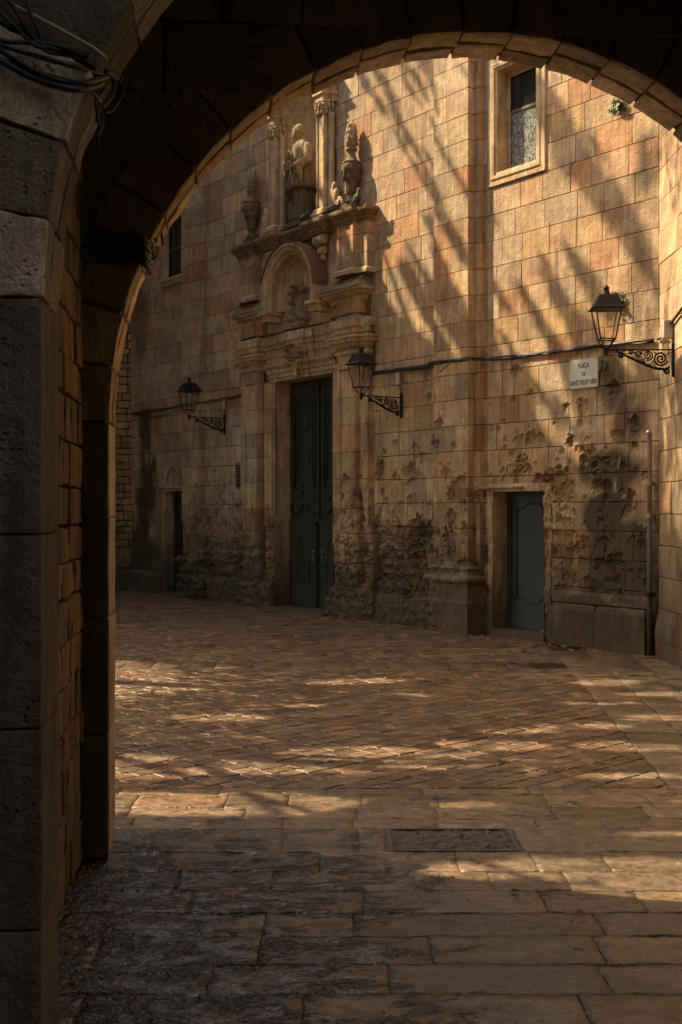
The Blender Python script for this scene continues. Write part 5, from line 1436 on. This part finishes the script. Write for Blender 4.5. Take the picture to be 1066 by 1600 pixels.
# cables at the near pillar and at the inner arch
def acable(paths, name, label, mat=M_cable, coil=()):
    b = MB()
    for pts, r in paths:
        P = []
        for i in range(len(pts)-1):
            a, c = Vector(pts[i]), Vector(pts[i+1]); k = 4
            p0 = Vector(pts[max(0, i-1)]); p3 = Vector(pts[min(len(pts)-1, i+2)])
            for j in range(k):
                t = j/k
                P.append(.5*((2*a)+(c-p0)*t+(2*p0-5*a+4*c-p3)*t*t+(3*a-p0-3*c+p3)*t**3))
        P.append(Vector(pts[-1])); b.tube(P, r, 7)
    o = b.build(name, mat, None, None, smooth=True); tag(o, label, 'cable'); return o
def np_(px, py, Y): return ((px-533)/1900*Y, Y, 1.7-(py-795)/1900*Y)
nearP = []
for (pts, r) in (
    ([(-60, 40), (20, 90), (70, 118), (130, 128), (165, 120)], .010), ([(-60, 60), (10, 100), (60, 125), (120, 140), (160, 130)], .011), ([(-60, 50), (0, 70), (50, 85), (110, 102), (160, 116)], .008),
    ([(-60, -20), (0, 20), (40, 58), (62, 74), (110, 82), (150, 90), (168, 105)], .007), ([(30, -60), (46, 15), (66, 62), (72, 80), (100, 86), (160, 100)], .006), ([(-40, -60), (10, -5), (55, 62), (90, 78), (150, 100)], .007),
    ([(-60, 28), (0, 62), (40, 66), (90, 72), (120, 80), (155, 86), (168, 100)], .008), ([(-60, 80), (0, 92), (50, 112), (100, 128), (140, 142), (154, 160), (152, 190)], .007),
    ([(150, 96), (166, 110), (162, 140), (150, 160), (156, 196)], .006), ([(160, 130), (175, 118), (188, 128), (190, 150), (176, 172), (164, 176)], .0045),
    ([(168, 118), (182, 112), (192, 125), (194, 142), (184, 162)], .004), ([(158, 160), (162, 190), (154, 214), (156, 236)], .004), ([(150, 140), (158, 176), (160, 205)], .004), ([(165, 110), (176, 120), (178, 140), (168, 158), (158, 168)], .009)):
    q = []
    for i, (x, y) in enumerate(pts):
        Y = 3.70-.02*(i % 2) if x < 130 else 3.70+(x-130)*.006
        q.append(np_(x, y, Y))
    nearP.append((q, r))
acable(nearP, 'cable_bundle', 'thick tangle of black cables tied across the near pillar')
acable([([np_(x, y, 3.69) for x, y in ((-40, -20), (20, 8), (75, 36), (115, 58), (150, 78), (166, 92))], .007)], 'tan_cable', 'single tan cable running down to the cable tangle on the near pillar', M_cabletan)
ip = []
for k in range(7):
    dz = -2+k*7
    ip.append(([np_(x, y+dz+random.uniform(-3, 3), Y) for x, y, Y in ((122, 352, 5.80), (150, 362, 5.86), (180, 368, 5.87), (212, 370, 5.87), (228, 378, 5.88), (234, 384, 5.95))], .013))
for k in range(7):
    r0 = 9+2.2*k; cx_, cy_ = 232+random.uniform(-3, 3), 388+random.uniform(-5, 7)
    ip.append(([np_(cx_+r0*.75*math.cos(t), cy_+r0*math.sin(t), 5.93+.02*k) for t in np.linspace(0, 2*math.pi*.93, 12)], .0042))
ip.append(([np_(x, y, 5.87) for x, y in ((126, 240), (124, 290), (122, 330), (130, 352))], .006))
acable(ip, 'cable_coil', 'black cable bundle ending in loose coils against the inner arch')
# little faded ribbon hanging by the coil
o = mk('ribbon', [np_(x, y, 6.05+.01*i) for i, (x, y) in enumerate(((251, 361), (253, 360), (257, 383), (254, 384), (251, 372)))]+[np_(x, y, 6.062+.01*i) for i, (x, y) in enumerate(((251, 361), (253, 360), (257, 383), (254, 384), (251, 372)))], [(0, 1, 2, 3, 4), (9, 8, 7, 6, 5)], M_red)
tag(o, 'small faded red ribbon dangling by the cable coils under the arch', 'ribbon')

# ================================================================== FERNS, LITTER
def fern(M, n, L, name, label, seed, cat='plant'):
    r = random.Random(seed); b = MB()
    for i in range(n):
        a = r.uniform(0, 2*math.pi); l = L*r.uniform(.4, 1); droop = r.uniform(.2, 1.2); ox = r.uniform(-.25, .25)*L; oz = r.uniform(-.5, .3)*L
        P = []
        for t in np.linspace(0, 1, 5): P.append(Vector((ox+math.cos(a)*l*t*.8, -abs(math.sin(a))*l*t*.6-.01, oz+l*t*.5-droop*l*t*t)))
        for j in range(4):
            for s in (-1, 1):
                c = P[j]; d = (P[j+1]-P[j]); sd = Vector((d.z, 0, -d.x)).normalized()*s*l*.22 if d.length > 1e-6 else Vector((0, 0, .01))
                b.add([c, c+d*.6+sd, c+d*1.1+sd*.5, c+d*.8], [(0, 1, 2, 3)])
    o = b.build(name, M_fern, None, M); tag(o, label, cat); return o
fern(MT(-.62, .0, 4.22), 40, .16, 'wall_fern', 'green fern tuft growing from the wall behind the nearest lantern', 1)
fern(MT(-.62, .0, 6.52), 30, .16, 'wall_fern', 'small green fern hanging from the wall under the arch edge', 2)
fern(MT(-.86, .0, 3.45), 50, .10, 'wall_moss', 'strip of moss on the stone beside the street name plate', 3)
b = MB(); lr = random.Random(8)
for i in range(420):
    if i < 300: x = lr.uniform(-3, 0) if i < 220 else lr.uniform(-9, -3); p = fw(x, -abs(lr.gauss(0, .28))-.14, 0)
    else: p = Vector((lr.uniform(-2.5, 3.3), lr.uniform(4.6, 13), 0))
    if p.x > 3.55: continue
    a = lr.uniform(0, 6.28); s = lr.uniform(.010, .03); c, q = math.cos(a)*s, math.sin(a)*s; z = .006+lr.uniform(0, .004)
    b.add([(p.x-c, p.y-q, z), (p.x+q*.6, p.y-c*.6, z+s*.5), (p.x+c, p.y+q, z+s*.3), (p.x-q*.6, p.y+c*.6, z)], [(0, 1, 2, 3)])
o = b.build('leaf_litter', M_dry, None); tag(o, kind='stuff')

# ================================================================== PLANE TREES OF THE SQUARE (out of frame to the left; they dapple the sun)
def ell(cx, cy, rx, ry, x, y): return ((x-cx)/rx)**2+((y-cy)/ry)**2 < 1
SUNV = np.array(SUN); HW = np.array([Rx, Ry]); 
# sun flecks that reach the paving: (x, y, half length, half depth, turn)
FL = [(-.75, 7.02, .85, .22, -.05), (-.35, 8.05, .55, .20, .1), (.15, 8.25, .68, .34, .1), (1.05, 8.75, .42, .16, -.15), (.6, 8.45, .35, .12, 0), (1.05, 8.15, .45, .10, .1), (-.2, 13.15, .75, .22, .1), (1.15, 13.4, .95, .25, 0), (1.8, 13.3, .5, .2, 0),
      (.25, 12.0, .5, .14, .3), (-1.45, 11.6, .5, .16, 0), (-1.7, 8.3, .55, .25, 0), (2.6, 11.9, .32, .16, 0), (3.05, 11.2, .4, .14, 0), (2.75, 9.9, .45, .13, 0), (2.05, 8.7, .35, .14, 0), (1.10, 5.74, .60, .17, 0), (1.55, 5.38, .60, .15, 0), (2.2, 7.1, .25, .10, 0), (1.9, 9.5, .3, .10, 0),
      (1.35, 9.3, .3, .09, .2), (-.3, 10.5, .22, .09, 0), (2.3, 10.7, .4, .1, 0), (.75, 6.98, .22, .07, 0), (-1.0, 9.9, .35, .12, 0), (1.9, 6.35, .5, .05, 0), (.6, 11.1, .25, .08, 0), (-1.3, 7.8, .5, .14, 0), (1.75, 7.75, .3, .08, 0)]
def lit_ground(x, y):
    L = np.zeros(len(x), bool); w = .12*fbm(x*2.6, y*2.6, 0, 300, 3)
    for (cx, cy, rx, ry, t) in FL:
        dx, dy = x-cx, y-cy; u = dx*math.cos(t)+dy*math.sin(t); v = -dx*math.sin(t)+dy*math.cos(t)
        L |= (u/(rx*1.15))**2+(v/(ry*1.35))**2+w*5 < 1
    L |= (vn(x*1.6, y*3.2, 0, 310) > .93)
    return L
def lit_wall(x, z):
    """share of sun that gets through to the church front: streaks slanting down to the right"""
    s = x*.80+z*.60; t = x*.60-z*.80                 # s across the streaks, t along
    n = vn(s*2.3, t*.33, 0, 320)+.55*vn(s*5.5, t*.6, 3, 321)+.6*vn(s*10, t*.9, 3, 322)+.3*vn(s*20, t*1.6, 3, 323)
    # boundary of the sunny field
    lim = np.interp(x, [-14, -9.2, -8.9, -8.5, -7.9, -6.6, -5.9, -5.4, -4.2, -3.2, -2.6, -1.8, -.9, 0], [99, 99, 7.2, 7.0, 6.5, 6.15, 5.2, 4.35, 3.75, 3.5, 3.15, 2.7, 2.6, 2.6])
    f = sst(-.25, 1.1, z-lim)
    thr = .60-f*1.12+.25*(1-sst(-3.2, -2.6, -x))*0
    thr = np.where(x > -3.0, thr+.12, thr)
    L = n > thr
    # lone beams reaching low: each a line of slope e/k
    for (x0, z0, le, wd) in ((-5.45, 3.75, 1.6, .06), (-5.2, 3.75, .8, .05), (-4.95, 3.1, 1.1, .075), (-4.55, 3.05, 1.0, .05), (-4.9, 2.55, 1.4, .045), (-3.95, 3.6, .8, .07), (-2.4, 2.95, 1.3, .12), (-1.55, 2.7, .9, .11), (-2.0, 3.0, .9, .10), (-1.2, 2.2, .5, .06), (-6.1, 4.55, .5, .09), (-6.3, 5.6, .5, .05), (-1.2, 1.9, .8, .05), (-2.55, 2.2, .5, .05)):
        d1, d2 = x-x0, -(z-z0); u = d1*.60+d2*.80; v = -d1*.80+d2*.60
        L |= (u > -.05) & (u < le) & (np.abs(v) < wd*(1-.35*u/le))
    return L
CROWNS = [((-6.9, 20.0, 14.0), (3.2, 4.5, 4.9)), ((-5.9, 16.2, 9.6), (2.6, 3.7, 4.6)), ((-5.2, 10.2, 7.8), (2.6, 4.7, 4.6)), ((-5.7, 13.6, 11.4), (2.5, 3.6, 3.4))]
def leaves(n, pts, shade, tlo=4.5, thi=14, size=(.05, .11)):
    """leaves strewn through the crowns wherever the sun ray they stop lands on shade"""
    ok = shade; pts = pts[ok]
    t = RNG.uniform(tlo, thi, len(pts)); P = pts - SUNV*t[:, None]
    idx = np.full(len(P), -1)
    for i, (c, r) in enumerate(CROWNS):
        q = (((P-np.array(c))/np.array(r))**2).sum(1)
        q += .35*fbm(P[:, 0]*.9, P[:, 1]*.9, P[:, 2]*.9, 330+i, 2)
        idx = np.where((idx < 0) & (q < 1), i, idx)
    vis = (P[:, 0]/np.maximum(P[:, 1], .1) > -.232)
    m = (idx >= 0) & ~vis & (P[:, 1] > 6.6); return P[m], idx[m]
N = 260000
gx = RNG.uniform(-6, 3.6, N); gy = np.where(RNG.random(N) < .3, RNG.uniform(4.8, 7.6, N), RNG.uniform(4.6, 16.5, N)); g3 = np.stack((gx, gy, 0*gx), -1)
Pg, Ig = leaves(N, g3, ~lit_ground(gx, gy))
N2 = 120000
wx_ = RNG.uniform(-9.6, .3, N2); wz_ = RNG.uniform(-.2, 9.6, N2)
w3 = np.stack((Cx+Rx*wx_, Cy+Ry*wx_, wz_), -1)
Pw, Iw = leaves(N2, w3, ~lit_wall(wx_, wz_), 6, 17)
N3 = 45000
sy = RNG.uniform(7.5, 14.0, N3); szz = RNG.uniform(0, 8, N3); s3 = np.stack((3.66+0*sy, sy, szz), -1)
lit_s = (vn(sy*2.2, szz*.45, 0, 350)+.5*vn(sy*6, szz*.8, 0, 351) > .18) & (szz > 1.2)
Ps, Is = leaves(N3, s3, ~lit_s, 6, 15)
# a leaf must not stop light meant for a lit place: test every leaf against the place its ray reaches
def reach(P):
    d = SUNV; out = np.zeros(len(P), bool)
    tg = -P[:, 2]/d[2]
    den = d[0]*Nx+d[1]*Ny; tw = ((Cx-P[:, 0])*Nx+(Cy-P[:, 1])*Ny)/den
    ts = (3.66-P[:, 0])/d[0]
    t = np.minimum(np.minimum(tg, tw), ts); H = P+d*t[:, None]
    a = (tg <= tw) & (tg <= ts); out[a] = lit_ground(H[a, 0], H[a, 1]) & (H[a, 0] > -3.2)
    w = (~a) & (tw <= ts); lx = (H[:, 0]-Cx)*Rx+(H[:, 1]-Cy)*Ry; out[w] = lit_wall(lx[w], H[w, 2])
    s = ~(a | w); o2 = (vn(H[:, 1]*2.2, H[:, 2]*.45, 0, 350)+.5*vn(H[:, 1]*6, H[:, 2]*.8, 0, 351) > .18) & (H[:, 2] > 1.2); out[s] = o2[s]
    return out
P = np.concatenate((Pg, Pw, Ps)); I = np.concatenate((Ig, Iw, Is))
keep = ~reach(P); P = P[keep]; I = I[keep]
if len(P) > 230000:
    s = RNG.permutation(len(P))[:230000]; P = P[s]; I = I[s]
print('leaves', len(P))
lab = ['tall plane tree whose crown filters the sun before the church', 'plane tree in the middle of the square with a full green crown', 'plane tree nearest the archway with a low spreading crown', 'young plane tree with a high crown between the other two']
tr_xy = [(-7.2, 19.6), (-6.6, 16.0), (-6.0, 10.2), (-6.3, 13.4)]
for i, (c, r) in enumerate(CROWNS):
    T = empty('plane_tree', Matrix.Translation((*tr_xy[i], 0))); tag(T, lab[i], 'tree', 'plane trees in the square')
    ox, oy = tr_xy[i]; b = MB(); rr = random.Random(i)
    top = Vector((c[0]-ox, c[1]-oy, c[2]))
    b.tube([(0, 0, -.02), (.05, 0, 1.2), (top.x*.25, top.y*.25, 2.8), (top.x*.7, top.y*.7, c[2]*.62), top], [.24, .19, .165, .11, .04], 10)
    b.build('trunk', M_bark, T, smooth=True)
    for k in range(9):
        a = rr.uniform(0, 6.28); z = c[2]*rr.uniform(.42, .8); f = z/c[2]; st = Vector((top.x*f*.8, top.y*f*.8, z)); en = top+Vector((math.cos(a)*r[0]*.75, math.sin(a)*r[1]*.75, rr.uniform(-.3, .7)*r[2]))
        if (en.x+ox)/max(.1, en.y+oy) > -.25: en.x = -.27*(en.y+oy)-ox
        b = MB(); b.tube([st, st.lerp(en, .5)+Vector((0, 0, .3)), en], [.06, .04, .012], 6); b.build('limb', M_bark, T, smooth=True)
    Q = P[I == i]-np.array((ox, oy, 0)); n = len(Q)
    if not n: continue
    A = RNG.normal(size=(n, 3)); A /= np.linalg.norm(A, axis=1, keepdims=True); B_ = np.cross(A, RNG.normal(size=(n, 3))); B_ /= np.linalg.norm(B_, axis=1, keepdims=True)
    s = RNG.uniform(.035, .075, (n, 1))
    V = np.stack((Q-A*s, Q+B_*s*.75, Q+A*s, Q-B_*s*.75), 1).reshape(-1, 3)
    o = mk('crown', V, np.arange(4*n).reshape(-1, 4), M_leaf, T); o['kind'] = 'stuff'
